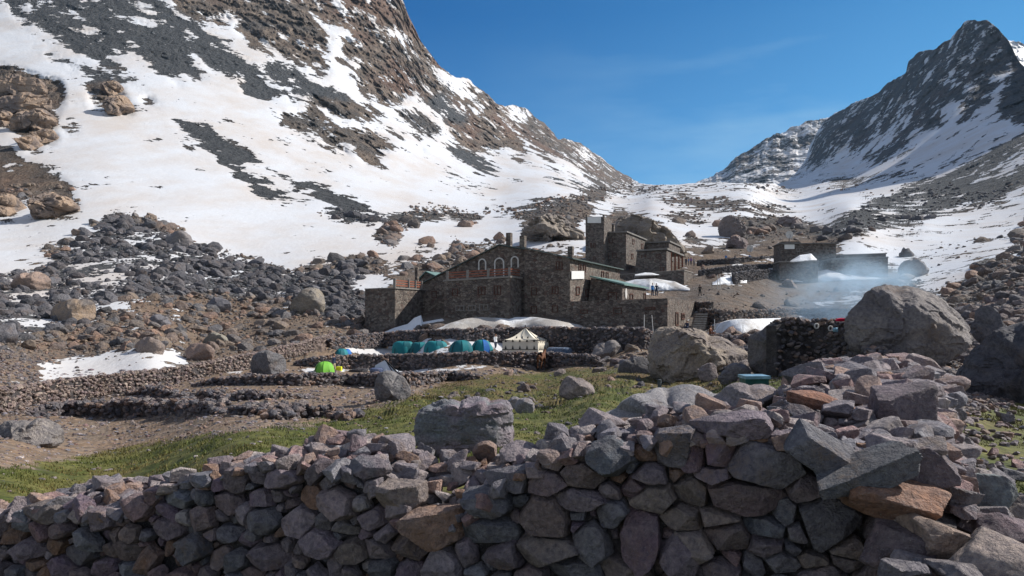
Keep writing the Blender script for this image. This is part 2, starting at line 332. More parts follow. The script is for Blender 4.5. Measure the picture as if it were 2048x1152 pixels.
# valley floor, left moraine
lower = [(0,555),(20,548),(98,535),(115,515),(78,500),(135,487),(155,473),(190,455),(218,448),(218,425),(260,428),(315,442),(360,460),(383,487),(427,500),(478,510),(526,524),(575,545),(620,530),(700,512),
 (743,511),(760,517),(800,510),(822,508),(838,497),(856,499),(864,494),(876,507),(895,500),(907,486),(934,484),(973,484),(1005,490),(1050,497),(1100,500),(1170,500),(1200,520),(1290,470),(1360,500),(1380,515),(1400,500),(1480,500),(1560,480),(1640,472),(1700,470),(1790,500),(1820,520),
 (1800,560),(1830,575),(1880,590),(1930,560),(1960,522),(2060,503),(2060,1280),(-20,1280),(-20,560)]
rk(lower, v=.1, b=.55, c=.25, d=.9)
rk([(0,555),(98,535),(218,425),(383,487),(575,545),(660,560),(600,600),(430,590),(250,620),(200,640),(0,690)], v=.44, b=.15, c=.25, d=.8)
rk([(560,560),(730,520),(730,640),(660,640),(600,610)], v=.1, b=.1, c=.3, d=1)
rk([(240,600),(430,590),(600,625),(690,650),(680,680),(600,690),(420,730),(380,700),(200,640)], v=.03, b=.85, c=.25, d=.5)
rk([(0,700),(200,640),(380,700),(330,690),(240,700),(150,715),(80,735),(60,770),(0,775)], v=.03, b=.7, c=.25, d=.7)
for q, v in (([(400,610),(700,560),(850,590),(600,650),(440,670)],.85),([(-20,690),(330,670),(250,710),(130,740),(90,770),(90,720),(-20,705)],.8),([(550,750),(760,740),(820,780),(640,795),(560,800)],.85),([(60,830),(200,830),(290,860),(240,890),(60,890)],.85),
          ([(700,370),(900,370),(960,400),(800,410),(720,400)],.8),([(980,440),(1100,470),(1090,500),(1000,500)],.8),([(420,510),(640,500),(700,560),(480,590),(420,560)],.5),([(1000,800),(1080,815),(1040,830)],.9),([(820,480),(980,500),(900,530),(830,520)],.6)): sn(q, A9, v)
sn([(60,640),(100,632),(105,648),(60,652),(20,650),(20,640)])
# middle
sn([(760,512),(800,500),(850,505),(880,495),(905,500),(900,520),(850,530),(800,530),(770,540)], v=.55); sn([(930,490),(960,486),(1000,492),(980,500),(940,504)], v=.6)
rk([(0,40),(200,110),(380,130),(640,120),(1000,110),(1340,120),(1500,130),(1700,70),(1900,0),(2448,-60),(2440,60),(2300,170),(2048,260),(1900,260),(1800,270),(1860,190),(1840,160),(1500,150),(1330,140),(1340,200),(1200,240),(1000,190),(880,220),(720,210),(780,260),(640,300),(500,320),(510,400),(400,410),(250,410),(240,360),(360,260),(370,220),(250,150),(0,140)], A1, .14, .35, .5, .6)
sn([(430,745),(440,670),(560,720),(500,790),(300,900),(130,960),(100,1000),(60,900),(0,890),(0,830),(100,765),(300,745)], A1, .9)
rk([(1035,452),(1060,438),(1110,418),(1160,408),(1190,420),(1180,440),(1130,455),(1168,462),(1160,480),(1120,484),(1090,478),(1062,474)], v=.08, b=.75, c=.9, d=.3)
rk([(1180,372),(1290,376),(1300,372),(1560,368),(1540,376),(1400,378),(1310,388),(1220,388),(1190,410),(1160,400)], v=.2, b=.5, c=.6, d=.3)
rk([(1205,440),(1235,415),(1270,428),(1310,440),(1350,478),(1375,505),(1300,492),(1240,470),(1215,462)], v=.05, b=.78, c=1, d=.1)
rk([(1310,395),(1380,392),(1480,402),(1560,412),(1600,425),(1500,425),(1400,420),(1330,408)], v=.2, b=.5, c=.5, d=.3)
rk([(1310,425),(1400,428),(1440,440),(1400,450),(1350,445)], v=.15, b=.5, c=.6, d=.3)
rk([(1420,440),(1560,432),(1640,450),(1700,468),(1640,478),(1560,486),(1530,505),(1480,510),(1400,505),(1360,480),(1380,470),(1420,490),(1480,470)], v=.15, b=.55, c=.7, d=.4)
rk([(1360,505),(1480,500),(1560,485),(1640,472),(1700,470),(1700,485),(1560,520),(1400,530)], v=.05, b=.7, c=.3, d=.5)
sn([(1430,540),(1480,538),(1560,538),(1560,545),(1450,548)]); sn([(1380,520),(1500,512),(1560,505),(1560,510),(1400,525)], v=.8)
sn([(1440,555),(1470,549),(1494,560),(1470,566),(1420,568)])
# gravel bank and right side
rk([(1340,595),(1430,575),(1560,566),(1700,562),(1700,625),(1400,615)], v=0, b=.5, c=.05, d=.9)
sn([(1625,612),(1650,604),(1700,600),(1740,600),(1730,612)]); sn([(1425,640),(1470,634),(1570,634),(1570,662),(1500,668),(1440,665)])
rk([(1800,560),(1850,545),(1950,523),(2060,503),(2060,720),(1700,720),(1750,640),(1850,600)], v=.05, b=.4, c=.3, d=1)
sn([(1682,482),(1700,470),(1790,452),(1900,430),(1960,405),(2060,375),(2060,503),(1950,522),(1930,560),(1885,592),(1830,577),(1800,555),(1785,532),(1700,512),(1682,505)], v=.85)
# right mountain
rk([(690,965),(820,860),(830,780),(880,690),(940,610),(990,540),(1070,500),(1160,470),(1220,410),(1320,350),(1330,300),(1400,240),(1490,230),(1570,180),(1620,110),(1700,80),(1780,90),(1860,150),(1900,200),(1950,300),(1960,350),(1890,380),(1840,420),(1800,500),(1760,560),(1700,600),(1640,660),(1620,650),(1640,580),(1670,540),(1600,560),(1500,600),(1560,640),(1500,680),(1420,690),(1350,720),(1300,700),(1330,640),(1400,610),(1330,600),(1320,570),(1300,650),(1200,710),(1100,800),(1040,800),(1050,750),(960,830),(900,870),(850,880),(760,930)], A8, .2, .35, 1)
for q in ([(1410,490),(1395,550),(1330,605),(1320,575),(1375,530)],[(1520,335),(1560,285),(1575,340),(1540,370)],[(1640,275),(1655,305),(1620,335)],[(1685,105),(1725,115),(1715,150),(1675,135)],[(1175,680),(1212,668),(1190,720),(1160,735)],[(1310,395),(1385,355),(1370,392)],[(1645,460),(1695,455),(1675,510),(1640,520)],[(1550,235),(1625,215),(1560,262)],[(1530,430),(1625,425),(1612,452),(1530,452)],[(1550,370),(1595,380),(1570,398)],[(1350,450),(1395,455),(1370,480)],[(950,760),(975,755),(950,800),(925,820)],[(1780,400),(1860,380),(1890,385),(1820,430)],[(1500,570),(1600,540),(1650,540),(1600,570),(1510,590)]): sn(q, A8, .9)
rk([(1300,700),(1400,750),(1330,800),(1250,840),(1180,860),(1100,850),(1200,790)], A8, .2, .35, .9)
rk([(1960,320),(1900,400),(1840,480),(1820,570),(1840,620),(1980,660)], A8, .03, .35, 1)
rk([(1980,670),(1850,750),(1700,830),(1560,900),(1400,960),(1300,1000),(1200,1050),(1000,1130),(900,1190),(860,1240),(980,1240),(1100,1215),(1250,1180),(1480,1140),(1560,1100),(1620,1055),(1560,1100),(1700,1060),(1800,1040),(1980,940)], A8, .12, .05, .4, .25)  # low brown value darkens this slope's rock to stand in for shade
for q in ([(1640,965),(1960,830),(1960,855),(1800,925),(1700,965)],[(1140,1135),(1480,1005),(1400,1060),(1200,1140)],[(1880,810),(1960,765),(1960,790)],[(1300,1110),(1480,1050),(1420,1090)]): sn(q, A8, .85)
rk([(800,960),(900,940),(1000,925),(1150,930),(1300,900),(1450,890),(1400,925),(1250,955),(1100,965),(1000,985),(900,970)], A8, .3, .4, .5, .2)
rk([(600,1000),(700,985),(790,990),(800,1010),(640,1015)], A8, .2, .4, .5, .2)
rk([(1080,1020),(1200,1015),(1220,1040),(1120,1050)], A8, .2, .3, .5, .2); rk([(880,1070),(960,1080),(950,1095),(890,1090)], A8, .1, .4, .5, .2)
# lower left snow patch and terraces
sn([(210,750),(270,700),(240,640),(210,640),(240,605),(350,570),(450,545),(650,525),(730,495),(880,490),(930,510),(1060,500),(1080,470),(1160,490),(1220,540),(1240,575),(1360,570),(1200,625),(900,680),(600,730),(400,760)], A5, 1)
sn([(50,680),(90,665),(145,695),(100,705)], A5); sn([(-20,740),(50,745),(40,790),(-20,795)], A5)
terr = [(0,835),(150,812),(374,760),(600,700),(665,690),(850,680),(1000,665),(1250,665),(1300,700),(1110,760),(960,770),(860,800),(700,845),(400,880),(0,935)]
rk(terr, v=0, b=.9, c=0, d=.14)
sn([(650,703),(700,692),(860,676),(1005,676),(1150,690),(1180,704),(1005,708),(780,712),(740,708),(700,706)], v=.93)
sn([(600,735),(680,728),(760,730),(880,733),(1000,725),(900,742),(800,746),(700,748),(600,747)], v=.8)
sn([(1235,704),(1310,672),(1312,682),(1250,706)]); sn([(1205,713),(1222,706),(1240,713),(1225,717)])
sn([(420,752),(500,735),(505,742),(450,755)]); sn([(205,829),(300,822),(300,832),(220,835)], v=.8); sn([(320,824),(365,824),(360,830)], v=.8); sn([(830,768),(880,762),(885,770),(840,775)], v=.8)
fill(grass, [(-20,1300),(-20,935),(100,925),(200,908),(330,880),(500,862),(640,842),(760,812),(830,790),(900,766),(1000,747),(1130,738),(1200,732),(1350,738),(1500,750),(1560,755),(1640,758),(1700,780),(1700,1300)], 1)
fill(grass, [(1700,1300),(1700,900),(1600,800),(1700,900),(1860,880),(1900,1300)], 0)
fill(grass, [(1850,830),(1950,822),(2060,805),(2060,1010),(1950,1000),(1900,960)], 1)
grassR = blur(grass, 5); dens[grass > .5] = .06; dens[:, 920:][412:, :] *= .5
fill(snow, [(-20,1300),(-20,900),(500,850),(900,760),(1500,745),(2060,700),(2060,1300)], 0)
snowR = blur(snow, 4, 2); brownR = blur(brown, 4); cliffR = blur(cliff, 3); densR = blur(dens, 2)
# ---- the sheet -----------------------------------------------------------
colx = np.concatenate([np.linspace(-800, -30, 60), np.arange(-20, 2070, 2.2), np.linspace(2080, 2880, 60)])
NR = 620; tt = np.linspace(0, 1, NR)
S = np.interp(colx, SKY[:, 0], SKY[:, 1])
jag = fbm(np.stack([colx*.045, colx*0, colx*0], 1), 5, 3, .65); S = S+jag*7*np.interp(colx, [0, 800, 1290, 1300, 1570, 1600, 2048], [1, 1, .9, .3, .3, 1, 1])
PX = np.repeat(colx[None], NR, 0); PY = 1270+(S-1270)[None]*tt[:, None]
_lo = 1270-tt*1270/.98; _w = np.clip((tt-.42)/.25, 0, 1); _w = (_w*_w*(3-2*_w))[:, None]   # rows are level low down and follow the skyline higher up
_top = 1270-np.clip(1270-S, 0, 1e9)[None]*1.0*tt[:, None]; _Sm = np.convolve(np.pad(S, 30, mode='edge'), np.ones(61)/61, 'valid')
_mid = 1270+(_Sm-1270)[None]*tt[:, None]; PY = _mid+(S-_Sm)[None]*(np.clip((tt-.72)/.28, 0, 1)[:, None]**1.3)
D = depth0(PX, PY); NC = len(colx)
fx = PX.ravel(); fy = PY.ravel(); dd = D.ravel()
base = np.stack([(fx-1024)/F*dd, dd, (YH-fy)/F*dd], 1)
sgn = np.where(fx < 1300, 1.0, -1.0)
ct = base[:, 0]*.66*sgn+base[:, 1]*.75; fl = base[:, 0]*.75*sgn-base[:, 1]*.66
sv = samp(snowR, fx, fy); cv = samp(cliffR, fx, fy); gv = samp(grassR, fx, fy); bv = samp(brownR, fx, fy)
stk = np.stack([ct/9, fl/45, base[:, 2]/30], 1)
ns_far = fbm(stk, 5, 70, .65)*1.1+fbm(base/22, 4, 75, .6)*.8; ns_near = fbm(base/5, 4, 77, .6)*1.4
wf = np.clip((dd-120)/250, 0, 1)
sv = np.clip(sv+(ns_far*wf+ns_near*(1-wf))*.72*np.clip(sv/.1, 0, 1)*np.clip((dd-25)/50, 0, 1), 0, 1)
far = np.clip((dd-150)/400, 0, 1)
rockm = np.clip(1-sv, 0, 1)
warp = base+np.stack([vnoise(base/40, 31), vnoise(base/40, 32), vnoise(base/40, 33)], 1)*14
fc = lambda a, b, c: np.stack([ct/a, fl/b, base[:, 2]/c], 1)
r_big = ridged(fc(48, 95, 60)+vnoise(base/40, 31)[:, None]*.3, 5, 1, .6); r_mid = ridged(fc(11, 26, 15)+vnoise(base/12, 33)[:, None]*.3, 4, 7, .6); r_sm = fbm(fc(1.8, 4, 2.4), 3, 12)
blk = vnoise(np.floor(base/np.array([9, 9, 6.])+vnoise(base/7, 5)[:, None]*1.2), 4)
gul = ridged(np.stack([ct/38, fl/150, base[:, 2]/160], 1)+warp/300, 4, 90, .55)
off = far*(cv*(r_big*10+gul*9+r_mid*4+blk*3)+(.15+rockm*.4)*r_big*6+rockm*(r_mid*1.6+r_sm*1.3)+fbm(base/np.array([60, 60, 60.]), 3, 40)*6)
mid = (1-far)*np.clip((dd-35)/60, 0, 1)
off += mid*(cv*(r_mid*2.2)+rockm*(r_mid*1.2+r_sm*.5)+fbm(base/25, 3, 41)*1.5)*np.clip((dd-40)/120, .15, 1)
# turf hummocks and bumps close by
hum = np.maximum(vnoise(base/np.array([.9, 1.1, .9]), 51), -.2)+.5*vnoise(base/.35, 52)
nearw = np.clip((60-dd)/30, 0, 1)
zoff = nearw*(gv*hum*(.04+.05*np.clip((dd-14)/15, 0, 1))+(1-gv)*fbm(base/.5, 3, 53)*.03)*np.clip(dd/10, .5, 2.2)
dn = np.clip(dd+off, dd*.8, dd*1.25)
V = np.stack([(fx-1024)/F*dn, dn, (YH-fy)/F*dn], 1); V[:, 2] += zoff+nearw*fbm(base/6, 2, 60)*.05
SHEET = V.reshape(NR, NC, 3)
def ground(px, py):                # the point of the ground seen at (px,py)
    j = int(np.clip(np.searchsorted(colx, px), 0, NC-1)); t = (py-1270)/(S[j]-1270); i = int(round(np.clip(t, 0, 1)*(NR-1)))
    return SHEET[i, j].copy()
def ground_at(px, py, d):          # ground height below a place seen at column px, d metres away
    j = int(np.clip(np.searchsorted(colx, px), 0, NC-1)); c = SHEET[:, j]; return float(np.interp(d, c[:, 1], c[:, 2]))
mask = np.stack([sv, bv, gv, np.clip(cv, 0, 1)], 1)
# back of the skyline
back = [SHEET[-1]]
for k, (a, b) in enumerate(((1.02, -.02), (1.08, -.12), (1.2, -.35), (1.5, -.8))):
    q = SHEET[-1].copy(); top = q[:, 2].copy(); q[:, :2] *= a; q[:, 2] = top*(1+b)-3*(k+1); back.append(q)
BK = np.array(back[1:]); FRONT = []
for yy_ in (-6.0, .2): q = SHEET[0].copy(); q[:, 1] = yy_; FRONT.append(q)
nF = len(FRONT); ALL = np.concatenate([np.array(FRONT), SHEET, BK]); RT = ALL.shape[0]
MK = np.concatenate([np.repeat(mask.reshape(NR, NC, 4)[:1], nF, 0), mask.reshape(NR, NC, 4), np.repeat(mask.reshape(NR, NC, 4)[-1:], 4, 0)])
ii, jj = np.meshgrid(np.arange(RT-1), np.arange(NC-1), indexing='ij')
quad = np.stack([ii*NC+jj, ii*NC+jj+1, (ii+1)*NC+jj+1, (ii+1)*NC+jj], -1)
cpx = PX[:NR-1, :NC-1]; cpx = np.concatenate([np.repeat(cpx[:1], nF, 0), cpx, np.repeat(cpx[-1:], RT-NR-nF, 0)]); cpy = np.concatenate([np.repeat(PY[:1, :NC-1], nF, 0), PY[:NR-1, :NC-1], np.repeat(PY[-1:, :NC-1], RT-NR-nF, 0)])
lim_l = np.interp(cpx, [-900, 0, 220, 400, 580, 740, 1180, 1290, 1300], [560, 560, 430, 470, 540, 505, 400, 372, -2000])
lim_r = np.interp(cpx, [1560, 1570, 1700, 1800, 1900, 2048, 3000], [-2000, 372, 470, 520, 545, 505, 505])
reg = np.where((cpy < lim_l) & (cpx < 1300), 1, np.where((cpy < lim_r) & (cpx > 1560), 2, 0))
# ---- ground material -------------------------------------------------------
m, nt, b, o = newmat('mountain_ground'); g = NT(nt); v0 = g.pos(); mv = g.n('ShaderNodeMapping'); mv.inputs['Scale'].default_value = (1, .5, .8); g.l(v0, mv.inputs[0]); v = mv.outputs[0]
at = g.attr('mask'); sp = g.n('ShaderNodeSeparateColor'); g.l(at.outputs['Color'], sp.inputs[0]); s_, br_, gr_ = sp.outputs; cl_ = at.outputs['Alpha']
sepp = g.n('ShaderNodeSeparateXYZ'); g.l(v0, sepp.inputs[0])
dist = g.math('ABSOLUTE', sepp.outputs['Y'])
nA = g.noise(v, .09, 7, .62); nB = g.noise(v, .6, 6, .62); nC = g.noise(v, 5, 5, .6); nD = g.noise(v, .014, 6, .6)
mpv = g.n('ShaderNodeMapping'); mpv.inputs['Rotation'].default_value = (0, 0, .5); mpv.inputs['Scale'].default_value = (.35, .35, 1.2); g.l(v, mpv.inputs[0])
nS = g.noise(mpv.outputs[0], .35, 6, .7)
nearF = g.mr(dist, 60, 300)
nn = g.mix(nearF, nB, g.mix(.5, nA, nS)); nn = g.math('MULTIPLY', g.math('SUBTRACT', nn, .5), 3.1)
sf = g.mr(g.math('ADD', s_, g.math('MULTIPLY', nn, g.mr(s_, 0, .1))), .44, .54, smooth=True)
grey = g.mix(g.mr(nB, .35, .65), (.045, .048, .052), (.11, .112, .115))
brn = g.mix(g.mr(nA, .38, .62), (.13, .105, .085), (.32, .25, .19)); brn = g.mix(g.mr(nB, .42, .6), g.mix(1.0, brn, (.6, .6, .64), 'MULTIPLY'), brn)
brn = g.mix(g.mr(nD, .5, .6, 0, .6), brn, (.2, .115, .08)); brn = g.mix(g.mr(nD, .36, .46, .75, 0), brn, g.mix(g.mr(nB, .4, .6), (.05, .047, .045), (.14, .13, .12)))
dirt = g.mix(g.mr(nC, .35, .65), (.10, .066, .042), (.29, .195, .125)); dirt = g.mix(g.mr(nB, .45, .65, 0, .5), dirt, (.12, .11, .09))
brn = g.mix(cl_, dirt, brn)
rockc = g.mix(g.mr(g.math('ADD', br_, g.math('MULTIPLY', g.math('SUBTRACT', nA, .5), .8)), .25, .75), grey, brn)
vp = g.vor(v, 3.2, 'F1', 'Color'); spv = g.n('ShaderNodeSeparateColor'); g.l(vp, spv.inputs[0])
rockc = g.mix(g.math('MULTIPLY', g.mr(spv.outputs[0], .0, 1.0), g.mr(dist, 20, 160, .55, .0)), rockc, g.mix(spv.outputs[1], (.02, .017, .015), (.24, .2, .17)))
gn = g.noise(v, 1.1, 6, .6); gn2 = g.noise(v, 9, 4, .7); gn3 = g.noise(v, .16, 3, .5)
grs = g.mix(g.mr(gn, .38, .6), (.075, .095, .016), (.18, .17, .045)); grs = g.mix(g.mr(gn2, .35, .7), g.mix(1.0, grs, (.35, .35, .4), 'MULTIPLY'), grs)
drydist = g.mr(dist, 13, 34, 0, .085)
dry = g.mr(g.math('ADD', g.math('ADD', g.math('MULTIPLY', gn3, .6), g.math('MULTIPLY', gn, .4)), drydist), .52, .66)
grs = g.mix(dry, grs, g.mix(g.mr(gn2, .4, .65), (.06, .035, .02), (.17, .12, .045)))
gf = g.mr(g.math('ADD', gr_, g.math('MULTIPLY', g.math('SUBTRACT', g.math('ADD', g.math('MULTIPLY', gn, .6), g.math('MULTIPLY', gn3, .4)), .5), 3.2)), .40, .60)
land = g.mix(gf, rockc, grs)
snc = g.mix(g.mr(g.noise(v, .03, 8, .68), .42, .66, 0, .9), (.60, .61, .63), (.53, .475, .43)); snc = g.mix(g.mr(nS, .5, .75, 0, .25), snc, (.52, .48, .45))
col = g.mix(sf, land, snc); g.l(col, b.inputs['Base Color'])
g.l(g.mix(sf, (.9, .9, .9), (.55, .55, .55)), b.inputs['Roughness'])
hb = g.math('ADD', g.math('MULTIPLY', nA, 9.0), g.math('ADD', g.math('MULTIPLY', nB, 2.2), g.math('MULTIPLY', nC, .35)))
hr = g.math('MULTIPLY', hb, g.math('SUBTRACT', 1.0, sf)); hbn = g.bump(g.math('MULTIPLY', hr, nearF), 1.0)
hl = g.math('MULTIPLY', g.math('MULTIPLY', g.math('ADD', g.math('MULTIPLY', nB, .7), g.math('MULTIPLY', nC, .35)), g.math('SUBTRACT', 1.0, sf)), g.mr(dist, 5, 100, .25, 1.0))
hbn = g.bump(hl, .5, prev=hbn); hbn = g.bump(g.math('MULTIPLY', sf, g.math('ADD', nS, g.math('MULTIPLY', nB, .5))), .5, .5, prev=hbn)
g.l(hbn, b.inputs['Normal'])
M['ground'] = m
AV = ALL.reshape(-1, 3); AM = MK.reshape(-1, 4)
for k, nm in ((0, 'ground'), (1, 'mountain_left'), (2, 'mountain_right')):
    fq = quad[reg == k]; used, inv = np.unique(fq.ravel(), return_inverse=True)
    ob = np_mesh(nm, AV[used], inv.reshape(-1, 4), M['ground'], cols=AM[used], attr='mask'); tag(ob, kind='structure')
# ---- separate far ridge at the head of the valley, and snow dome behind the peak ------
def ridge(name, sky, bot, d0, d1, snv, x0, x1, snp=()):
    xs = np.arange(x0, x1, 2.0); n = 110; s2 = np.interp(xs, [q[0] for q in sky], [q[1] for q in sky])+fbm(np.stack([xs*.06, xs*0, xs*0], 1), 5, 8, .65)*7
    t = np.linspace(0, 1, n); X = np.repeat(xs[None], n, 0); Y = bot+(s2-bot)[None]*t[:, None]; Dp = d0+(d1-d0)*t[:, None]*np.ones_like(X)
    x = X.ravel(); y = Y.ravel(); d = Dp.ravel(); B = np.stack([(x-1024)/F*d, d, (YH-y)/F*d], 1)
    d = d+ridged(B/np.array([120, 120, 80.]), 5, 21, .6)*42+ridged(B/32, 3, 23)*11
    B = np.stack([(x-1024)/F*d, d, (YH-y)/F*d], 1); sm = np.clip(snv+fbm(B/60, 4, 27)*.5, 0, 1)
    R2 = np.zeros((RH, RW))
    for q in snp: fill(R2, q, 1)
    sm = np.maximum(sm, samp(blur(R2, 2), x, y))
    G = B.reshape(n, -1, 3); bk = [G[-1]*np.array([k, k, 1-(k-1)*1.2]) for k in (1.03, 1.12, 1.3)]; G = np.concatenate([G, np.array(bk)])
    mk = np.stack([sm, np.full(len(sm), .45), sm*0, np.ones(len(sm))], 1).reshape(n, -1, 4); mk = np.concatenate([mk, np.repeat(mk[-1:], 3, 0)])
    r, c = G.shape[:2]; i2, j2 = np.meshgrid(np.arange(r-1), np.arange(c-1), indexing='ij')
    fq = np.stack([i2*c+j2, i2*c+j2+1, (i2+1)*c+j2+1, (i2+1)*c+j2], -1).reshape(-1, 4)
    return tag(np_mesh(name, G.reshape(-1, 3), fq, M['ground'], cols=mk.reshape(-1, 4), attr='mask'), kind='structure')
ridge('mountain_far', [(1380,372),(1405,362),(1440,345),(1480,310),(1530,280),(1580,256),(1630,238),(1675,230),(1760,190),(1850,150)], 400, 1700, 2200, .5, 1380, 1800,
      [[(1530,360),(1545,348),(1583,340),(1613,325),(1613,333),(1563,368),(1530,366)]])
ridge('mountain_peak_far', [(1960,120),(2000,75),(2030,84),(2060,88),(2200,60),(2300,150)], 260, 1800, 2200, 1.0, 1965, 2290)
# ================================================================ boulders with their own outline
def tintmix(V, a, b, s, sc=.8):
    n = np.clip(fbm(V*sc+s, 4, s)*1.6+.5, 0, 1)[:, None]
    return np.array(a)*(1-n)+np.array(b)*n
def boulder(out, d, thick, col, col2, facets=(), sub=5, rough=.05, seed=1, name='boulder', label=None, cat='boulder', group=None, fl=.9, strata=0, mat='boulder', p=10, snap=.42):
    if d < 9.5 or 20.5 < d < 25: snap = 0
    o = np.array(out, float)
    if snap: d = float(ground(o[:, 0].mean(), min(o[:, 1].max()-4, 1200))[1])+thick*snap
    pts = np.stack([(o[:, 0]-1024)/F*d, (YH-o[:, 1])/F*d], 1); c = (pts.min(0)+pts.max(0))/2
    q = pts-c; q[:, 1] *= np.where(q[:, 1] < -.35*abs(q[:, 1].min()), 1.22, 1) if snap or d < 12 else 1; ang = np.arctan2(q[:, 1], q[:, 0]); idx = np.argsort(ang); ang = ang[idx]; rad = np.hypot(*q[idx].T)
    D_, Fc = ICO[sub]; th = np.arctan2(D_[:, 2], D_[:, 0]); R = np.interp(th, np.concatenate([ang-2*np.pi, ang, ang+2*np.pi]), np.tile(rad, 3))
    h = np.hypot(D_[:, 0], D_[:, 2]); rx = np.power(h, .75); sc = max(rad)
    U = np.stack([np.cos(th)*rx, np.sign(D_[:, 1])*np.power(np.abs(D_[:, 1]), .8), np.sin(th)*rx], 1)   # unit-ish shape
    rng = np.random.default_rng(seed); k = 1.0
    N = rng.normal(size=(12, 3)); N /= np.linalg.norm(N, axis=1)[:, None]; ds = rng.uniform(.55, .9, 12)
    if len(facets): N = np.vstack([N, np.array([f[:3] for f in facets])/np.linalg.norm(np.array([f[:3] for f in facets]), axis=1)[:, None]]); ds = np.concatenate([ds, [f[3] for f in facets]])
    thr = np.linspace(-np.pi, np.pi, 241); ring = np.stack([np.cos(thr), thr*0, np.sin(thr)], 1); kr = np.minimum(1, rock_radial(ring, N, ds, 40)); kr = 1-(1-kr)*fl
    R = R/np.interp(th, thr, kr)
    un = U/np.maximum(np.linalg.norm(U, axis=1), 1e-6)[:, None]; ln = np.linalg.norm(U, axis=1)
    rr = rock_radial(un, N, ds, 40); k = np.minimum(1, rr/np.maximum(ln, 1e-6)); k = 1-(1-k)*fl
    V = np.stack([U[:, 0]*R, U[:, 1]*thick/2, U[:, 2]*R], 1)*k[:, None]
    nz = ridged(V/sc*2.2+seed*5, 5, seed, .6)*.7+fbm(V/sc*7+seed, 4, seed+3)*.5
    cell = np.floor(V/sc*3.4+vnoise(V/sc*2+seed, seed+1)[:, None]*.5+seed); nz = nz+vnoise(cell*7.7+.3, seed+2)*.7       # broken, stepped faces
    if strata: nz = nz+strata*(ridged(np.stack([V[:, 0]/sc*1.2, V[:, 1]/sc, V[:, 2]/sc*7], 1)+seed, 4, seed+9, .6))
    V = V*(1+rough*nz)[:, None]
    for _ in range(2):             # bring the silhouette back to the traced outline
        pr = np.stack([(V[:, 0]+c[0])/(V[:, 1]+d)*d-c[0], (V[:, 2]+c[1])/(V[:, 1]+d)*d-c[1]], 1); tq = np.arctan2(pr[:, 1], pr[:, 0]); rq = np.hypot(pr[:, 0], pr[:, 1])
        nb = 90; bi = ((tq+np.pi)/(2*np.pi)*nb).astype(int) % nb; mx = np.zeros(nb); np.maximum.at(mx, bi, rq); tc = (np.arange(nb)+.5)/nb*2*np.pi-np.pi
        want = np.interp(tc, np.concatenate([ang-2*np.pi, ang, ang+2*np.pi]), np.tile(rad, 3)); ra = want/np.maximum(mx, 1e-4); ra = np.clip(ra, .5, 1.6); ra = (np.roll(ra, 1)+ra*2+np.roll(ra, -1))/4
        f_ = np.interp(tq, np.concatenate([tc-2*np.pi, tc, tc+2*np.pi]), np.tile(ra, 3)); V[:, 0] *= f_; V[:, 2] *= f_
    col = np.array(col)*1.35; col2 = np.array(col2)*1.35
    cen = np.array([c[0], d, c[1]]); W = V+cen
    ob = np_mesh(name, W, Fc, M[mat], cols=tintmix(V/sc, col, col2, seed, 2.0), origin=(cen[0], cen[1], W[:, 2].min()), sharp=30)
    return tag(ob, label, cat, group)
def ell(x0, y0, x1, y1, n=12, s=0, j=.12):
    r = random.Random(s*77+int(x0)+int(y0)); cx, cy = (x0+x1)/2, (y0+y1)/2
    return [(cx+(x1-x0)/2*math.cos(a)*(1-r.random()*j)*(1.08 if math.sin(a) < 0 else 1), cy+(y1-y0)/2*math.sin(a)*(1-r.random()*j)) for a in [2*math.pi*i/n for i in range(n)]]
GREY = (.10, .10, .105); DG = (.055, .057, .062); TAN = (.26, .21, .15); BRN = (.17, .12, .085); PUR = (.13, .105, .115)
boulder([(1296,700),(1305,668),(1318,655),(1370,657),(1420,672),(1470,690),(1498,705),(1500,735),(1480,758),(1400,762),(1340,765),(1300,745)], 40, 5.5, (.21,.175,.13), (.12,.10,.085), [(-.9,-.25,.15,.62),(.35,-.35,.85,.52),(-.5,-.8,.1,.75)], 6, .13, 3, label='huge tan boulder on the turf below the refuge steps with a dark left face')
boulder([(1688,645),(1700,620),(1722,600),(1738,578),(1762,569),(1800,572),(1850,582),(1900,612),(1938,650),(1946,685),(1925,705),(1890,730),(1840,750),(1760,752),(1715,720),(1690,680)], 21, 3.2, (.14,.127,.115), (.09,.083,.082), [(-.75,-.6,.15,.45),(.5,-.42,.75,.42),(.1,-.95,.0,.7)], 6, .09, 5, label='giant grey boulder leaning over the stone enclosure where the smoke rises')
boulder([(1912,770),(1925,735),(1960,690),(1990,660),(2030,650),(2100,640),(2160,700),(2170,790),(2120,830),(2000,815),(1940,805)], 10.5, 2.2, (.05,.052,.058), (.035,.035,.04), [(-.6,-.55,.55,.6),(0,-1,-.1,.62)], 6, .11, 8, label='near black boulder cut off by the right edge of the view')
boulder([(829,842),(838,818),(862,806),(920,803),(985,800),(1012,797),(1024,812),(1027,850),(1027,880),(1010,898),(930,905),(860,900),(832,885)], 9.6, 1.0, (.165,.135,.15), (.11,.12,.125), [(0,-1,.15,.62),(.1,-.3,1,.75)], 6, .085, 13, label='square purple grey boulder with cracked layers in the grass behind the front wall', strata=.8, mat='stone')
boulder([(1180,838),(1230,815),(1290,785),(1340,778),(1420,782),(1470,805),(1478,830),(1440,870),(1300,880),(1200,868)], 10.8, 2.0, (.21,.205,.20), (.14,.14,.145), [(.1,-.5,.9,.45)], 6, .05, 17, label='broad pale grey slab of rock showing above the middle of the front wall', mat='stone')
boulder([(1119,792),(1122,768),(1135,752),(1152,756),(1172,762),(1188,776),(1190,786),(1160,796),(1130,798)], 22, 1.1, (.20,.17,.15), (.13,.11,.10), [(-.7,-.7,.1,.5),(.6,-.3,.7,.5)], 5, .05, 19, label='small split boulder with pale pink streaks alone on the turf')
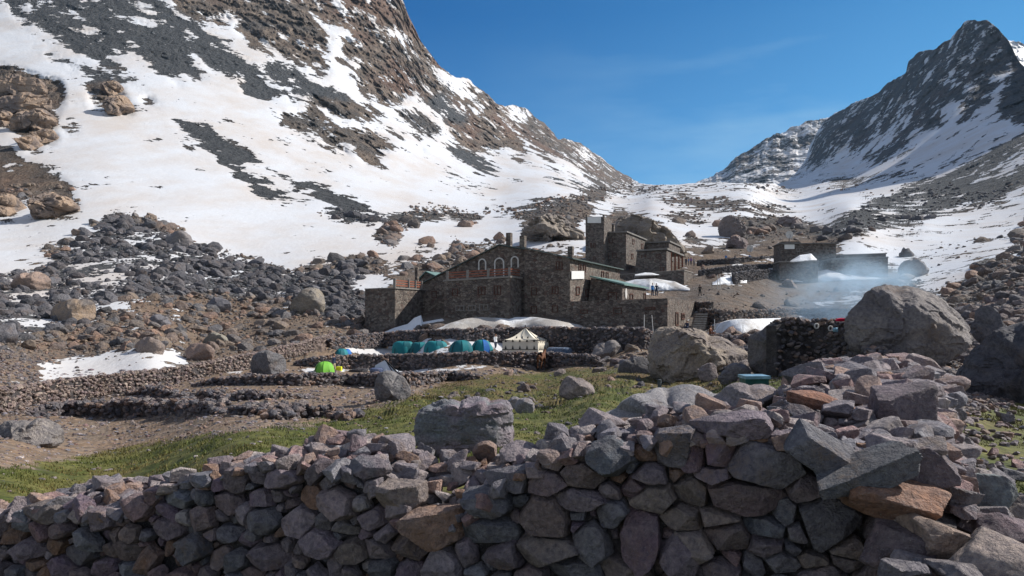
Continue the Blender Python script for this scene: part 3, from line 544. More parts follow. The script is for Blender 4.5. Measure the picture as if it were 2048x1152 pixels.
boulder([(750,770),(757,748),(772,741),(795,748),(815,765),(822,785),(810,796),(770,798),(752,792)], 42, 2.2, (.12,.115,.11), (.085,.085,.085), [(.2,-.9,.4,.55)], 5, .06, 23, label='rounded dark grey boulder standing before the third terrace wall')
boulder([(-12,870),(0,848),(35,842),(60,845),(70,838),(105,842),(127,858),(128,882),(90,892),(20,890)], 18.5, 1.9, (.16,.145,.13), (.10,.095,.09), [(.5,-.5,.7,.6)], 5, .09, 29, label='low brown grey boulder at the left edge below the ruined terraces', strata=.5)
boulder([(504,742),(506,712),(515,705),(548,705),(568,714),(570,742),(555,752),(515,752)], 60, 2.6, (.085,.085,.085), (.06,.06,.062), [(0,-1,.1,.7),(.8,-.5,.2,.6)], 5, .06, 31, label='dark blocky boulder beside the long drystone wall near the green tent')
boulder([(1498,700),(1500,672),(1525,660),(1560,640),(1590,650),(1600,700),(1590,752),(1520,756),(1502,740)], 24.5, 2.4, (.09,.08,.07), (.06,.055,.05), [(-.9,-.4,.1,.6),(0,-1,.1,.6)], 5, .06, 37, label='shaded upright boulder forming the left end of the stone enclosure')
boulder([(1178,718),(1186,702),(1210,686),(1232,680),(1242,690),(1240,712),(1220,722)], 62, 3.0, (.15,.135,.12), (.10,.095,.09), [(-.3,-.7,.6,.6)], 5, .06, 41, label='grey brown boulder leaning on the lit end of the upper terrace wall')
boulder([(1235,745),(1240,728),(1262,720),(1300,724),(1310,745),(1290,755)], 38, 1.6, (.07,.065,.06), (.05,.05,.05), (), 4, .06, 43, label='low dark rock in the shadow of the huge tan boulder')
boulder([(1405,762),(1408,730),(1425,726),(1432,745),(1430,765)], 33, .7, (.17,.14,.13), (.14,.12,.11), (), 4, .05, 44, label='narrow pinkish rock standing against the huge tan boulder')
boulder([(1440,762),(1448,742),(1480,728),(1498,735),(1500,758),(1470,768)], 31, 1.0, (.11,.1,.1), (.08,.075,.075), (), 4, .05, 45, label='dark angular rock at the right foot of the huge tan boulder')
boulder([(1410,815),(1440,785),(1500,772),(1550,776),(1560,800),(1520,830),(1430,840)], 9.2, .9, (.17,.15,.15), (.13,.115,.115), [(0,-.4,.9,.5)], 5, .05, 47, label='flat lilac rock in front of the green metal trough', mat='stone')
boulder([(1180,850),(1190,838),(1215,840),(1240,862),(1230,880),(1185,880)], 9.4, .5, (.15,.14,.14), (.1,.1,.1), (), 4, .05, 48, label='small grey rock tucked at the left foot of the broad pale slab', mat='stone')
boulder([(1012,825),(1018,800),(1030,793),(1044,805),(1046,822)], 11, .5, (.2,.19,.19), (.15,.145,.15), (), 4, .04, 49, label='small pale rock leaning on the right end of the square purple boulder', mat='stone')
boulder([(1030,818),(1045,796),(1062,800),(1068,820),(1050,830)], 12.5, .5, (.2,.19,.19), (.15,.145,.15), (), 4, .04, 50, label='pale pointed rock in the grass right of the square purple boulder', mat='stone')
boulder([(20,568),(32,555),(60,547),(85,546),(102,560),(98,578),(60,586),(28,580)], 108, 4.0, (.20,.145,.11), (.13,.10,.08), [(.6,-.4,.6,.6)], 5, .05, 51, label='large rust brown boulder at the left edge of the moraine snow')
boulder([(102,648),(108,612),(130,603),(160,600),(186,602),(190,635),(176,648),(130,652)], 78, 3.6, (.19,.14,.09), (.09,.08,.07), [(-.6,-.75,.1,.5),(.7,-.4,.5,.5)], 5, .06, 52, label='big two toned boulder, dark left side and ochre right side, in the moraine')
boulder([(328,486),(345,468),(365,462),(382,478),(388,494),(360,497)], 160, 6, (.13,.12,.11), (.09,.085,.085), [(-.6,-.6,.4,.5)], 4, .06, 53, label='tent shaped grey boulder on the snow edge of the left moraine')
boulder([(585,632),(595,590),(620,575),(640,580),(650,605),(645,625),(615,632)], 100, 4, (.19,.165,.12), (.12,.11,.09), (), 5, .07, 54, label='tall tan boulder on the brown slope left of the refuge')
boulder([(270,690),(282,680),(310,678),(328,690),(325,708),(300,712),(280,705)], 66, 2.4, (.18,.14,.11), (.12,.1,.085), (), 4, .05, 55, label='brown boulder sunk in the top of the lower snow patch')
boulder([(372,710),(378,692),(400,688),(425,695),(428,712),(400,728),(380,724)], 62, 2.6, (.17,.12,.09), (.12,.09,.075), (), 4, .05, 56, label='reddish brown boulder at the right tip of the lower snow patch')
boulder([(405,690),(415,672),(440,668),(456,680),(458,692),(430,696)], 72, 3, (.17,.16,.12), (.12,.115,.09), (), 4, .05, 57, label='olive grey boulder on the brown slope above the long wall')
boulder([(288,650),(300,636),(325,632),(340,645),(338,656),(310,660)], 82, 3, (.11,.11,.115), (.08,.08,.085), (), 4, .05, 58, label='dark rounded boulder below the moraine, left of the brown slope')
boulder([(410,625),(420,603),(445,598),(462,606),(460,624),(430,628)], 96, 3.5, (.10,.10,.105), (.07,.07,.075), (), 4, .05, 59, label='dark boulder in the middle of the brown moraine slope')
boulder([(-20,680),(-5,655),(25,650),(36,668),(30,690),(0,696)], 66, 2.6, (.10,.10,.105), (.07,.07,.075), (), 4, .05, 60, label='dark boulder cut by the left edge above the long wall')
boulder([(170,830),(178,800),(200,790),(222,800),(236,822),(225,838)], 38, 1.5, (.12,.115,.10), (.09,.085,.075), (), 4, .06, 61, label='mossy grey boulder built into the ruined terrace at the far left') if False else None
boulder([(1796,545),(1800,530),(1825,522),(1850,528),(1856,545),(1830,552)], 128, 6, (.16,.155,.15), (.11,.11,.11), (), 4, .05, 62, label='grey block of rock on the snow right of the low grey building')
boulder([(1800,510),(1806,502),(1822,503),(1824,512),(1812,516)], 150, 3, (.08,.08,.08), (.06,.06,.06), (), 3, .05, 63, label='small dark rock on the snow above the low grey building')
boulder([(1950,640),(1955,618),(1975,612),(1995,622),(2000,645),(1990,690),(1960,680)], 26, 1.2, (.08,.08,.085), (.06,.06,.062), (), 4, .05, 64, label='dark rock wedged between the giant boulder and the near black one')
boulder([(1440,470),(1442,440),(1460,430),(1480,440),(1490,470),(1470,480)], 250, 9, (.12,.10,.09), (.08,.07,.065), (), 5, .17, 65, label='dark outcrop standing in blue snow above the second building')
boulder([(1550,462),(1556,440),(1580,434),(1600,442),(1610,460),(1580,466)], 260, 12, (.15,.12,.11), (.1,.085,.08), (), 5, .17, 66, label='brown outcrop on the valley floor above the low grey building')
boulder([(1452,494),(1458,478),(1480,474),(1496,486),(1490,500),(1470,502)], 205, 6, (.13,.1,.095), (.09,.075,.07), (), 5, .17, 67, label='reddish rounded rock left of the satellite dish')
for q, l_, sd in (([(-14,198),(-8,165),(10,155),(50,157),(88,165),(96,180),(92,196),(40,202)], 'top block of the rust brown crag at the far left', 81),
                  ([(-14,235),(-6,200),(30,192),(70,190),(102,196),(104,222),(60,240)], 'middle block of the rust brown crag at the far left', 82),
                  ([(20,262),(30,232),(60,222),(100,226),(117,240),(105,255),(60,268)], 'lowest long block of the rust brown crag at the far left', 83),
                  ([(-12,255),(-10,225),(12,222),(26,228),(22,258)], 'pale streaked block at the very left edge of the crag', 84),
                  ([(202,176),(218,162),(240,168),(250,186),(240,196),(210,194)], 'upper rust brown block right of the frozen waterfall', 85),
                  ([(208,216),(215,196),(240,190),(262,205),(270,218),(255,232),(228,232)], 'lower rust brown block right of the frozen waterfall', 86),
                  ([(44,300),(46,276),(62,270),(76,280),(76,302),(60,306)], 'small round rock standing under the crag, left of its neighbour', 87),
                  ([(72,286),(78,266),(100,258),(114,268),(112,288),(90,292)], 'round rock standing right under the crag', 88),
                  ([(66,436),(60,412),(80,390),(120,392),(150,405),(160,415),(140,432),(105,440)], 'brown green crag below the snow at the left', 89),
                  ([(-10,430),(-8,395),(20,388),(40,405),(34,432),(10,436)], 'brown crag cut by the left edge below the snow', 90)):
    boulder(q, 300, 26, (.20,.145,.095), (.095,.075,.06), [(0,-.8,.3,.6)], 6, .15, sd, label=l_, cat='outcrop', name='rock_outcrop', snap=.1)
for q, l_, sd in (([(1200,505),(1212,462),(1225,445),(1250,430),(1285,434),(1315,448),(1350,475),(1378,500),(1370,515),(1280,512)], 'large tan rock outcrop behind the tall lodge', 71),
                  ([(1040,468),(1055,448),(1080,432),(1110,428),(1135,440),(1150,456),(1170,464),(1165,482),(1120,490),(1070,484)], 'tan outcrop left of the lodge tower', 72)):
    boulder(q, 200, 22, (.17,.145,.11), (.10,.088,.075), (), 6, .2, sd, label=l_, cat='outcrop', name='rock_outcrop', snap=.25)
# ================================================================ loose rocks strewn over the ground
TEMPL = [rock_shape(2, 12, np.random.default_rng(100+k), 18, .3, .05, seed=k) for k in range(16)]
TEMPL1 = [rock_shape(1, 10, np.random.default_rng(200+k), 14, .3, 0, seed=k) for k in range(16)]
PAL = {'pink': [(.22,.17,.14),(.26,.2,.165),(.18,.14,.12),(.3,.25,.2),(.2,.15,.14)], 'grey': [(.048,.05,.055),(.065,.067,.073),(.09,.09,.094),(.06,.055,.055)], 'brown': [(.14,.105,.08),(.18,.14,.10),(.10,.085,.07),(.12,.11,.10),(.08,.08,.08),(.2,.13,.09)],
       'mix': [(.10,.095,.095),(.14,.12,.115),(.19,.16,.14),(.11,.085,.08),(.22,.15,.11),(.08,.08,.09)]}
def put(bag, c, r, tmpl, rng, col, flat=.75):
    V, Fc = tmpl[rng.integers(len(tmpl))]; R = rotm(*rng.uniform(-.6, .6, 2), rng.uniform(0, 6.28)); s = r*np.array([rng.uniform(.8, 1.3), rng.uniform(.8, 1.2), flat*rng.uniform(.7, 1.1)])
    bag.add((V*s)@R.T+np.array(c), Fc, np.array(col)*rng.uniform(.8, 1.25))
rng = np.random.default_rng(5)
cand = []
for _ in range(115000):
    x = rng.uniform(-30, 2078); y = rng.uniform(370, 880)
    yy = int(np.clip(y/RS, 0, RH-1)); xx = int(np.clip(x/RS, 0, RW-1)); dn_ = densR[yy, xx]
    if rng.random() > dn_: continue
    if 730 < x < 1400 and 500 < y < 662 and not (x < 1010 and y < 572-(x-846)*.5 if x > 846 else y < 545): continue
    if 1240 < x < 1800 and 480 < y < 668 and rng.random() < .93: continue
    cand.append((x, y, brownR[yy, xx], snowR[yy, xx]))
big = []; bags = {}
for x, y, bz, sz in cand:
    p = ground(x, y); d = p[1]
    if d < 5.5: continue
    px_r = (rng.pareto(1.75)+1)*1.45; px_r = min(px_r, 14)
    if d < 30: px_r = min(px_r*rng.uniform(.6, 1.6), 9)
    if terr and 700 < y < 880 and x < 900: px_r = min(px_r, 4.5)
    if d > 300: px_r = min(px_r, 4.2)
    elif y < 430: px_r = min(px_r, 7)
    r = px_r/F*d
    pal = PAL['grey'] if bz < .35 else PAL['brown'] if d > 60 else PAL['mix']
    col = pal[rng.integers(len(pal))]
    big.append((px_r, p, r, col, bz, d))
big.sort(key=lambda q: -q[0])
dist_ok = [b for b in big if 60 < b[5] < 320]; top = dist_ok[:250]; ids = {id(b) for b in top}
for b in top:
    px_r, p, r, col, bz, d = b
    bag = Bag(); put(bag, p+np.array([0, 0, r*.12]), r, TEMPL, rng, col)
    x = 1024+p[0]/p[1]*F
    ob = bag.build('moraine_boulder', M['farrock'], smooth=False, origin=tuple(p))
    if x > 1150: l, gname = 'loose boulder among the rubble on the right side of the valley', 'boulders in the rubble on the right side of the valley'
    elif bz < .35: l, gname = 'dark grey boulder among the moraine rubble below the left snow slope', 'dark boulders in the left moraine'
    else: l, gname = 'brown or mixed boulder on the earthy slope left of the refuge and around it', 'boulders on the brown earthy ground'
    tag(ob, l, 'boulder', gname)
bag = Bag(); bag2 = Bag()
for b in big:
    if id(b) in ids: continue
    px_r, p, r, col, bz, d = b
    if px_r > 4.5: put(bag, p+np.array([0, 0, r*.15]), r, TEMPL, rng, col)
    else: put(bag2, p+np.array([0, 0, r*.2]), r, TEMPL1, rng, col, .8)
tag(bag.build('loose_rocks', M['farrock']), 'rubble of countless loose rocks strewn over moraine and slopes', 'rubble', kind='stuff')
tag(bag2.build('small_stones', M['farrock']), 'countless small stones scattered over the valley ground', 'stones', kind='stuff')

# ================================================================ drystone terrace walls in the camp
def line_pts(pts, step):
    out = []
    for (a, b) in zip(pts[:-1], pts[1:]):
        L = np.linalg.norm(b[:3]-a[:3]); n = max(1, int(L/step))
        for k in range(n): out.append(a+(b-a)*k/n)
    out.append(pts[-1]); return np.array(out)
def drywall(tops, hpx, d, thick, label, seed, cols='mix', stone=.2, name='drystone_wall', group=None, rag=.12, cat='wall', low=.25, snap=True):
    """tops: (px,py,d) along the crest; hpx: face height in photo pixels at each point"""
    rng = np.random.default_rng(seed)
    if snap:
        xs = [t[0] for t in tops]; dv = [float(depth0(np.array([px]), np.array([py+h]))[0])-.35 for (px, py, _), h in zip(tops, hpx)]
        gd = [float(np.mean([ground(px+k, py+h)[1] for k in (-12, -4, 4, 12)]))-.35 for (px, py, _), h in zip(tops, hpx)]
        tops = [(px, py, g_) for (px, py, _), g_ in zip(tops, gd)]
    pts = [np.array([*P(px, py, dd_), h/F*dd_]) for (px, py, dd_), h in zip(tops, hpx)]
    L = line_pts(pts, .25); n = len(L)
    wob = fbm(np.stack([np.arange(n)*.25, np.zeros(n), np.zeros(n)+seed], 1), 3, seed)*rag
    top = L[:, 2]+wob; T = np.gradient(L[:, :2], axis=0); T /= np.linalg.norm(T, axis=1)[:, None]+1e-9; Nn = np.stack([-T[:, 1], T[:, 0]], 1)
    if np.mean((Nn*L[:, :2]).sum(1)) < 0: Nn = -Nn      # pointing away from the viewer
    root = empty(name, (L[n//2, 0], L[n//2, 1], L[n//2, 2]-L[n//2, 3]))
    core = Bag(); a = L[:, :2]+Nn*.06; b_ = L[:, :2]+Nn*thick
    zb = L[:, 2]-L[:, 3]-low
    V = np.vstack([np.column_stack([a, zb]), np.column_stack([a, top-.12]), np.column_stack([b_, top-.12]), np.column_stack([b_, zb])])
    Fc = []
    for k in range(3):
        for i in range(n-1): Fc.append((k*n+i, k*n+i+1, (k+1)*n+i+1, (k+1)*n+i))
    Fc += [(0, n, 2*n, 3*n), (n-1, 4*n-1, 3*n-1, 2*n-1)]
    core.add(V, Fc, (.03, .026, .024)); core.build('rubble_core', M['farrock'], root)
    bag = Bag(); pal = PAL[cols]; length = np.linalg.norm(np.diff(L[:, :3], axis=0), axis=1).sum()
    area = length*np.mean(L[:, 3]+.1); cnt = int(area/(stone*stone*.72)*1.25); cnt = min(cnt, 9500)
    for _ in range(cnt):
        t = rng.uniform(0, n-1); i = int(t); f = t-i; q = L[i]*(1-f)+L[min(i+1, n-1)]*f
        tp = top[i]*(1-f)+top[min(i+1, n-1)]*f; nn_ = Nn[i]; z = rng.uniform(q[2]-q[3]-.1, tp-.02)
        r = stone*rng.uniform(.32, .72)
        put(bag, (q[0]+nn_[0]*rng.uniform(-.02, .12), q[1]+nn_[1]*rng.uniform(-.02, .12), z), r, TEMPL1, rng, pal[rng.integers(len(pal))], .75)
    for _ in range(int(length*thick/(stone*stone*.6))):
        t = rng.uniform(0, n-1); i = int(t); f = t-i; q = L[i]*(1-f)+L[min(i+1, n-1)]*f; tp = top[i]*(1-f)+top[min(i+1, n-1)]*f; w_ = rng.uniform(0, thick)
        put(bag, (q[0]+Nn[i, 0]*w_, q[1]+Nn[i, 1]*w_, tp-.06+rng.uniform(-.05, .06)), stone*rng.uniform(.35, .75), TEMPL1, rng, pal[rng.integers(len(pal))], .75)
    bag.build('stonework', M['farrock'], root)
    return tag(root, label, cat, group)
drywall([(-90,790,31),(0,778,35.6),(64,769,39),(150,757,43.5),(260,745,47.5),(374,732,52.3),(501,708,58.6),(600,686,67.4),(668,668,78)], [55,48,43,40,35,30,27,22,20], 0, .5, 'long sunlit drystone wall climbing from the left edge to the refuge', 1, 'pink', stone=.22, snap=False, rag=.04)
drywall([(662,680,80),(700,673,81),(770,665,82),(850,660,82.5),(930,658,82),(1030,656,80),(1100,655,79),(1180,657,77),(1240,657,76),(1290,657,75),(1305,664,73)], [14,22,24,22,22,26,46,50,48,46,36], 0, .7, 'tall upper terrace wall right below the refuge, behind the teal tents', 2, stone=.34)
drywall([(588,722,70),(640,715,71),(700,711,71.5),(800,709,71),(900,707,70),(1000,705,69),(1100,705,67),(1118,707,66.5),(1180,711,64),(1205,722,62)], [8,20,26,28,30,32,33,31,20,10], 0, .6, 'second terrace wall, running from the small teal tent to the brown mule', 3, stone=.3)
drywall([(385,767,58),(430,757,58.5),(500,752,59),(600,750,59),(700,748,58),(800,747,56),(900,744,56),(945,750,55)], [4,12,18,22,22,22,20,8], 0, .6, 'third terrace wall under the light green tent and the silver tent', 4, stone=.28)
drywall([(250,782,50),(280,777,50.5),(320,779,50.5),(362,788,50)], [6,14,16,6], 0, .8, 'short ruined terrace wall just below the long sunlit wall', 5, stone=.26, rag=.25)
drywall([(366,794,48),(400,786,48.5),(470,788,48.5),(530,786,48),(580,788,47),(640,790,46)], [4,14,12,12,8,5], 0, .8, 'low ruined wall in the fourth terrace row, left of the dark rounded boulder', 6, stone=.26, rag=.25)
drywall([(90,826,36),(130,812,36.5),(180,806,37),(240,803,37.5),(320,802,37.5),(400,806,37),(448,818,36)], [6,18,28,32,26,22,8], 0, .9, 'lowest ruined terrace wall with blue snow along its foot', 7, stone=.28, rag=.3)
drywall([(455,822,36),(480,812,36.5),(520,812,36.5),(570,822,36)], [6,16,16,6], 0, .8, 'short lump of ruined wall in the lowest terrace row', 8, stone=.26, rag=.3)
drywall([(578,832,34),(610,816,34.5),(650,818,34.5),(695,832,34)], [8,20,18,6], 0, .8, 'rightmost lump of ruined wall of the lowest terrace row', 9, stone=.26, rag=.3)
drywall([(1400,672,66),(1440,670,66),(1500,672,64),(1560,676,62)], [16,18,16,14], 0, .5, 'low dark wall between the huge tan boulder and the stone enclosure', 10, stone=.3)
# stone enclosure between the two great boulders
drywall([(1556,646,22.8),(1575,638,23),(1620,640,23),(1655,640,22.6),(1688,645,22.2),(1720,690,21.5),(1745,700,20)], [100,104,104,104,100,60,50], 0, .5, 'tall dark drystone enclosure wall between the two big boulders at right', 11, 'mix', stone=.17, rag=.05, snap=False)
# retaining walls round the buildings
drywall([(1400,618,100),(1440,621,99),(1520,620,97),(1600,618,95),(1690,617,92)], [28,24,20,20,20], 0, .6, 'long retaining wall below the gravel bank, half hidden by smoke', 12, 'brown', stone=.35)
drywall([(1400,541,140),(1470,531,143),(1560,528,146)], [10,14,14], 0, .6, 'low terrace wall left of the low grey building, lower row', 13, 'grey', stone=.4)
drywall([(1395,521,172),(1470,516,172),(1570,512,172)], [10,12,12], 0, .6, 'low terrace wall left of the low grey building, upper row with hikers', 14, 'grey', stone=.4)
drywall([(1470,547,136),(1500,541,138),(1560,540,139)], [22,22,22], 0, .6, 'dark retaining wall against the left side of the low grey building', 15, 'grey', stone=.4)
drywall([(1380,603,99),(1421,604,98)], [18,16], 0, .6, 'short wall behind the top of the stone steps', 16, 'brown', stone=.3)
# ================================================================ stone buildings
def mat_masonry(name, a, b_, sc=2.4):
    m, nt, b, o = newmat(name); g = NT(nt); v = g.obj()
    vo = g.n('ShaderNodeTexVoronoi'); vo.inputs['Scale'].default_value = sc
    mp = g.n('ShaderNodeMapping'); mp.inputs['Scale'].default_value = (1, 1, 1.5); g.l(v, mp.inputs[0]); g.l(mp.outputs[0], vo.inputs['Vector'])
    sp = g.n('ShaderNodeSeparateColor'); g.l(vo.outputs['Color'], sp.inputs[0])
    ed = g.vor(mp.outputs[0], sc, 'DISTANCE_TO_EDGE')
    c = g.mix(sp.outputs[0], a, b_); c = g.mix(g.mr(sp.outputs[1], .88, .97, 0, .7), c, (.26, .235, .20)); c = g.mix(g.mr(sp.outputs[2], .8, 1, 0, .6), c, (.12, .06, .045))
    n = g.noise(v, .35, 4); c = g.mix(g.mr(n, .35, .7, 0, .45), c, g.mix(1.0, c, (.6, .6, .65), 'MULTIPLY'))
    c = g.mix(g.mr(ed, .02, .07, .4, 0), c, (.09, .08, .075)); g.l(c, b.inputs['Base Color'])
    g.l(g.bump(g.math('ADD', g.mr(ed, 0, .1), g.math('MULTIPLY', g.noise(v, 6, 4), .6)), .08), b.inputs['Normal']); b.inputs['Roughness'].default_value = .9
    return m
M['mason'] = mat_masonry('stone_masonry', (.085, .068, .060), (.245, .205, .17))
M['mason2'] = mat_masonry('stone_masonry_upper', (.085, .073, .066), (.225, .195, .17), 2.2)
M['roofg'] = plain('green_roof', (.14, .22, .20), .55, 0, .2, 1.5)
M['roofm'] = plain('dark_green_roof', (.07, .095, .09), .6, 0, .2, 1.5)
M['roofd'] = plain('concrete_roof', (.17, .16, .15), .85, 0, .25, 1.0)
M['glass'] = plain('dark_glass', (.015, .02, .028), .15, 0, .3, .8)
M['frame'] = plain('brown_frame', (.085, .038, .028), .6, 0, .25, 3)
M['dark'] = plain('dark_void', (.012, .012, .012), .95)
M['wood'] = plain('red_brown_wood', (.24, .085, .05), .55, 0, .2, 3)
M['whitecap'] = plain('pale_cap', (.52, .50, .47), .8, 0, .15, 3)
M['banner'] = plain('white_banner', (.72, .71, .68), .6, 0, .05, 2)
M['bluep'] = plain('blue_paint', (.02, .16, .36), .4, 0, .2, 2)
M['lintel'] = plain('pale_render', (.22, .20, .18), .85, 0, .2, 3)
M['snow'] = None
AL = math.radians(25)
class Face:                        # a vertical plane through a plan point, seen in the photo at column px at distance d
    def __init__(s, px, d, ang): s.o = np.array([(px-1024)/F*d, d]); s.u = np.array([math.cos(ang), math.sin(ang)]); s.n = np.array([s.u[1], -s.u[0]])
    def at(s, px, py, out=0.0):
        r = np.array([(px-1024)/F, 1.0]); o = s.o+s.n*out
        # o + t u = k r
        A = np.array([[r[0], -s.u[0]], [r[1], -s.u[1]]]); k, t = np.linalg.solve(A, o)
        return np.array([r[0]*k, k, (YH-py)/F*k])
def prism(name, poly, face, L, mat, parent, vdir=None, out=0.0, label=None):
    p = [face.at(x, y, out) for x, y in poly]; vd = np.array([*( -face.n if vdir is None else vdir), 0])*L
    n = len(p); V = np.array(p+[q+vd for q in p])
    Fc = [list(range(n)), list(range(2*n-1, n-1, -1))]+[[(i+1) % n, i, n+i, n+(i+1) % n] for i in range(n)]
    o = np_mesh(name, V, Fc, mat, parent, smooth=False); 
    bm = bmesh.new(); bm.from_mesh(o.data); bmesh.ops.recalc_face_normals(bm, faces=bm.faces); bm.to_mesh(o.data); bm.free()
    if label: o['label'] = label
    return o
def window(face, x0, y0, x1, y1, parent, kind='rect', fm='frame', gm='glass', fw=.10, name='window', sill=True, mull=True, label=None):
    a = face.at(x0, y0); b = face.at(x1, y0); c = face.at(x1, y1); dd_ = face.at(x0, y1); n = np.array([*face.n, 0])
    u = (b-a); W = np.linalg.norm(u); u /= W; zt = (a[2]+b[2])/2; zb = (c[2]+dd_[2])/2; H = zt-zb; cx = (a+b)/2; z = np.array([0, 0, 1.0])
    bag = Bag(); pan = Bag()
    if kind == 'rect':
        C = np.array([cx[0], cx[1], (zt+zb)/2])
        bag.box(C+z*(H/2-fw/2)+n*.05, u*W/2, n*.07, z*fw/2); bag.box(C-z*(H/2-fw/2)+n*.05, u*W/2, n*.07, z*fw/2)
        for s in (-1, 1): bag.box(C+u*s*(W/2-fw/2)+n*.05, u*fw/2, n*.07, z*(H/2-fw))
        if mull and W > .9: bag.box(C+n*.045, u*.04, n*.05, z*(H/2-fw))
        f = bag.build(name, M[fm], parent)
        pan.box(C+n*.015, u*(W/2-fw), n*.015, z*(H/2-fw)); pan.build('pane', M[gm], f)
        if sill:
            s_ = Bag(); s_.box(C-z*(H/2+.06)+n*.09, u*(W/2+.12), n*.1, z*.05); s_.box(C+z*(H/2+.09)+n*.06, u*(W/2+.15), n*.07, z*.09); s_.build('lintel_and_sill', M['lintel'], f)
    else:                          # arched opening with a pale surround
        R = W/2; zc = zt-R; N_ = 14; C = np.array([cx[0], cx[1], 0])
        def ring(rr, zb_): return [C+u*(-rr)+z*zb_]+[C+u*(-rr*math.cos(math.pi*k/N_))+z*(zc+rr*math.sin(math.pi*k/N_)) for k in range(N_+1)]+[C+u*rr+z*zb_]
        o_ = ring(R, zb); i_ = ring(R-.18, zb); m_ = len(o_); V = [p+n*.12 for p in o_]+[p+n*.12 for p in i_]+[p-n*.02 for p in o_]+[p-n*.02 for p in i_]
        Q = []
        for k in range(m_-1): Q += [(k, k+1, m_+k+1, m_+k), (2*m_+k, 2*m_+k+1, k+1, k), (m_+k, m_+k+1, 3*m_+k+1, 3*m_+k)]
        bag.add(V, Q); f = bag.build(name, M['whitecap'], parent)
        g_ = np_mesh('pane', np.array([p+n*.03 for p in i_]), [list(range(m_))], M['glass'], f)
        w_ = Bag(); w_.box(C+z*(zb+zc)/2+n*.06, u*.05, n*.03, z*(zc-zb)/2); w_.box(C+z*zc+n*.06, u*(R-.2), n*.03, z*.05); w_.box(C+z*((zb+zc)/2-.1)+n*.065, u*(R-.2), n*.03, z*.05); w_.build('glazing_bar', M['wood'], f)
    if label: f['label'] = label
    return f
def chimney(px0, px1, top, bot, d, parent, mat='mason', cap='lintel', name='chimney'):
    a = P(px0, top, d); b = P(px1, bot, d); w_ = (b.x-a.x)/2; bag = Bag(); u = np.array([math.cos(AL), -math.sin(AL), 0]); v = np.array([math.sin(AL), math.cos(AL), 0])
    c = np.array([(a.x+b.x)/2, d, (a.z+b.z)/2]); s = w_*.76
    bag.box(c, u*s, v*s, (0, 0, (a.z-b.z)/2)); o = bag.build(name, M[mat], parent)
    k = Bag(); k.box(c+np.array([0, 0, (a.z-b.z)/2+.1]), u*s*1.25, v*s*1.25, (0, 0, .1)); k.build('cap', M[cap], o); return o
def slab(pts, th, mat, parent, name='roof'):   # sloped roof sheet from four 3d corners
    V = np.array(pts); T = V+np.array([0, 0, th]); n = len(V)
    return np_mesh(name, np.vstack([V, T]), [list(range(n))[::-1], list(range(n, 2*n))]+[[i, (i+1) % n, n+(i+1) % n, n+i] for i in range(n)], M[mat], parent, smooth=False)
def rails(pA, pB, nposts, parent, h=1.1, skip=(), capr=.34, rails_=3, col='wood'):
    pA = np.array(pA); pB = np.array(pB); u = (pB-pA)/np.linalg.norm(pB-pA)
    for k in range(nposts):
        p = pA+(pB-pA)*k/(nposts-1); b = Bag(); b.box(p+np.array([0, 0, h/2+.05]), (.17, 0, 0), (0, .17, 0), (0, 0, h/2+.05)); po = b.build('railing_post', M['lintel'], parent)
        c = Bag(); t = p+np.array([0, 0, h+.1]); V = [t+np.array([sx*capr, sy*capr, 0]) for sx, sy in ((-1, -1), (1, -1), (1, 1), (-1, 1))]+[t+np.array([0, 0, .3])]
        c.V.append(np.array(V)); c.F.append(np.array([(0, 1, 4), (1, 2, 4), (2, 3, 4), (3, 0, 4), (3, 2, 1), (3, 1, 0)])); c.C.append(np.ones((5, 3))); c.n = 5
        c.build('post_cap', M['whitecap'], po)
    for k in range(nposts-1):
        a = pA+(pB-pA)*k/(nposts-1); b_ = pA+(pB-pA)*(k+1)/(nposts-1); bag = Bag(); n = np.cross(u, (0, 0, 1))
        for r in range(rails_): bag.box((a+b_)/2+np.array([0, 0, .3+r*.33]), (b_-a)/2-u*.17, n*.04, (0, 0, .075))
        bag.build('railing', M[col], parent)
def sgn(face, x0, y0, x1, y1, parent, mat='banner', name='sign', out=.12, lines=(), tm=None):
    a = face.at(x0, y0, out); c = face.at(x1, y1, out); b = face.at(x1, y0, out); d_ = face.at(x0, y1, out)
    u = b-a; W = np.linalg.norm(u); u /= W; C = (a+b+c+d_)/4; H = ((a[2]+b[2])-(c[2]+d_[2]))/2; n = np.array([*face.n, 0])
    bag = Bag(); bag.box(C, u*W/2, n*.03, np.array([0, 0, H/2])+u*0); o = bag.build(name, M[mat], parent)
    return o, C, u, n, W, H
def lines_(C, u, n, W, H, parent, at, mat):      # rows of lettering too small to read
    b = Bag(); k = H*.055
    for z in at: b.box(np.array(C)+n*.045+np.array([0, 0, z*H]), u*W/2, n*.01, (0, 0, k))
    return b.build('lettering', M[mat], parent)
def np_fix(o): return o
M['greyp'] = plain('grey_print', (.3, .36, .38)); M['inkb'] = plain('blue_grey_print', (.12, .22, .3)); M['ink'] = plain('dark_ink', (.05, .05, .06)); M['redp'] = plain('red_patch', (.45, .03, .03))
# ------------------------------------------------ the large refuge
FA = -AL
front = Face(1140, 88, FA); side = Face(1140, 88, math.pi/2-AL)
R0 = empty('mountain_refuge', P(1000, 655, 90))
vd = np.array([math.sin(AL), math.cos(AL)])
prism('wall', [(1049,655),(1049,497),(1090,506),(1140,517),(1140,655)], front, 23, M['mason'], R0)
gab = Face(1140, 88.6, FA)
prism('wall', [(846,650),(846,566),(890,543),(945,515),(998,491),(1049,500),(1052,650)], gab, 21, M['mason'], R0)
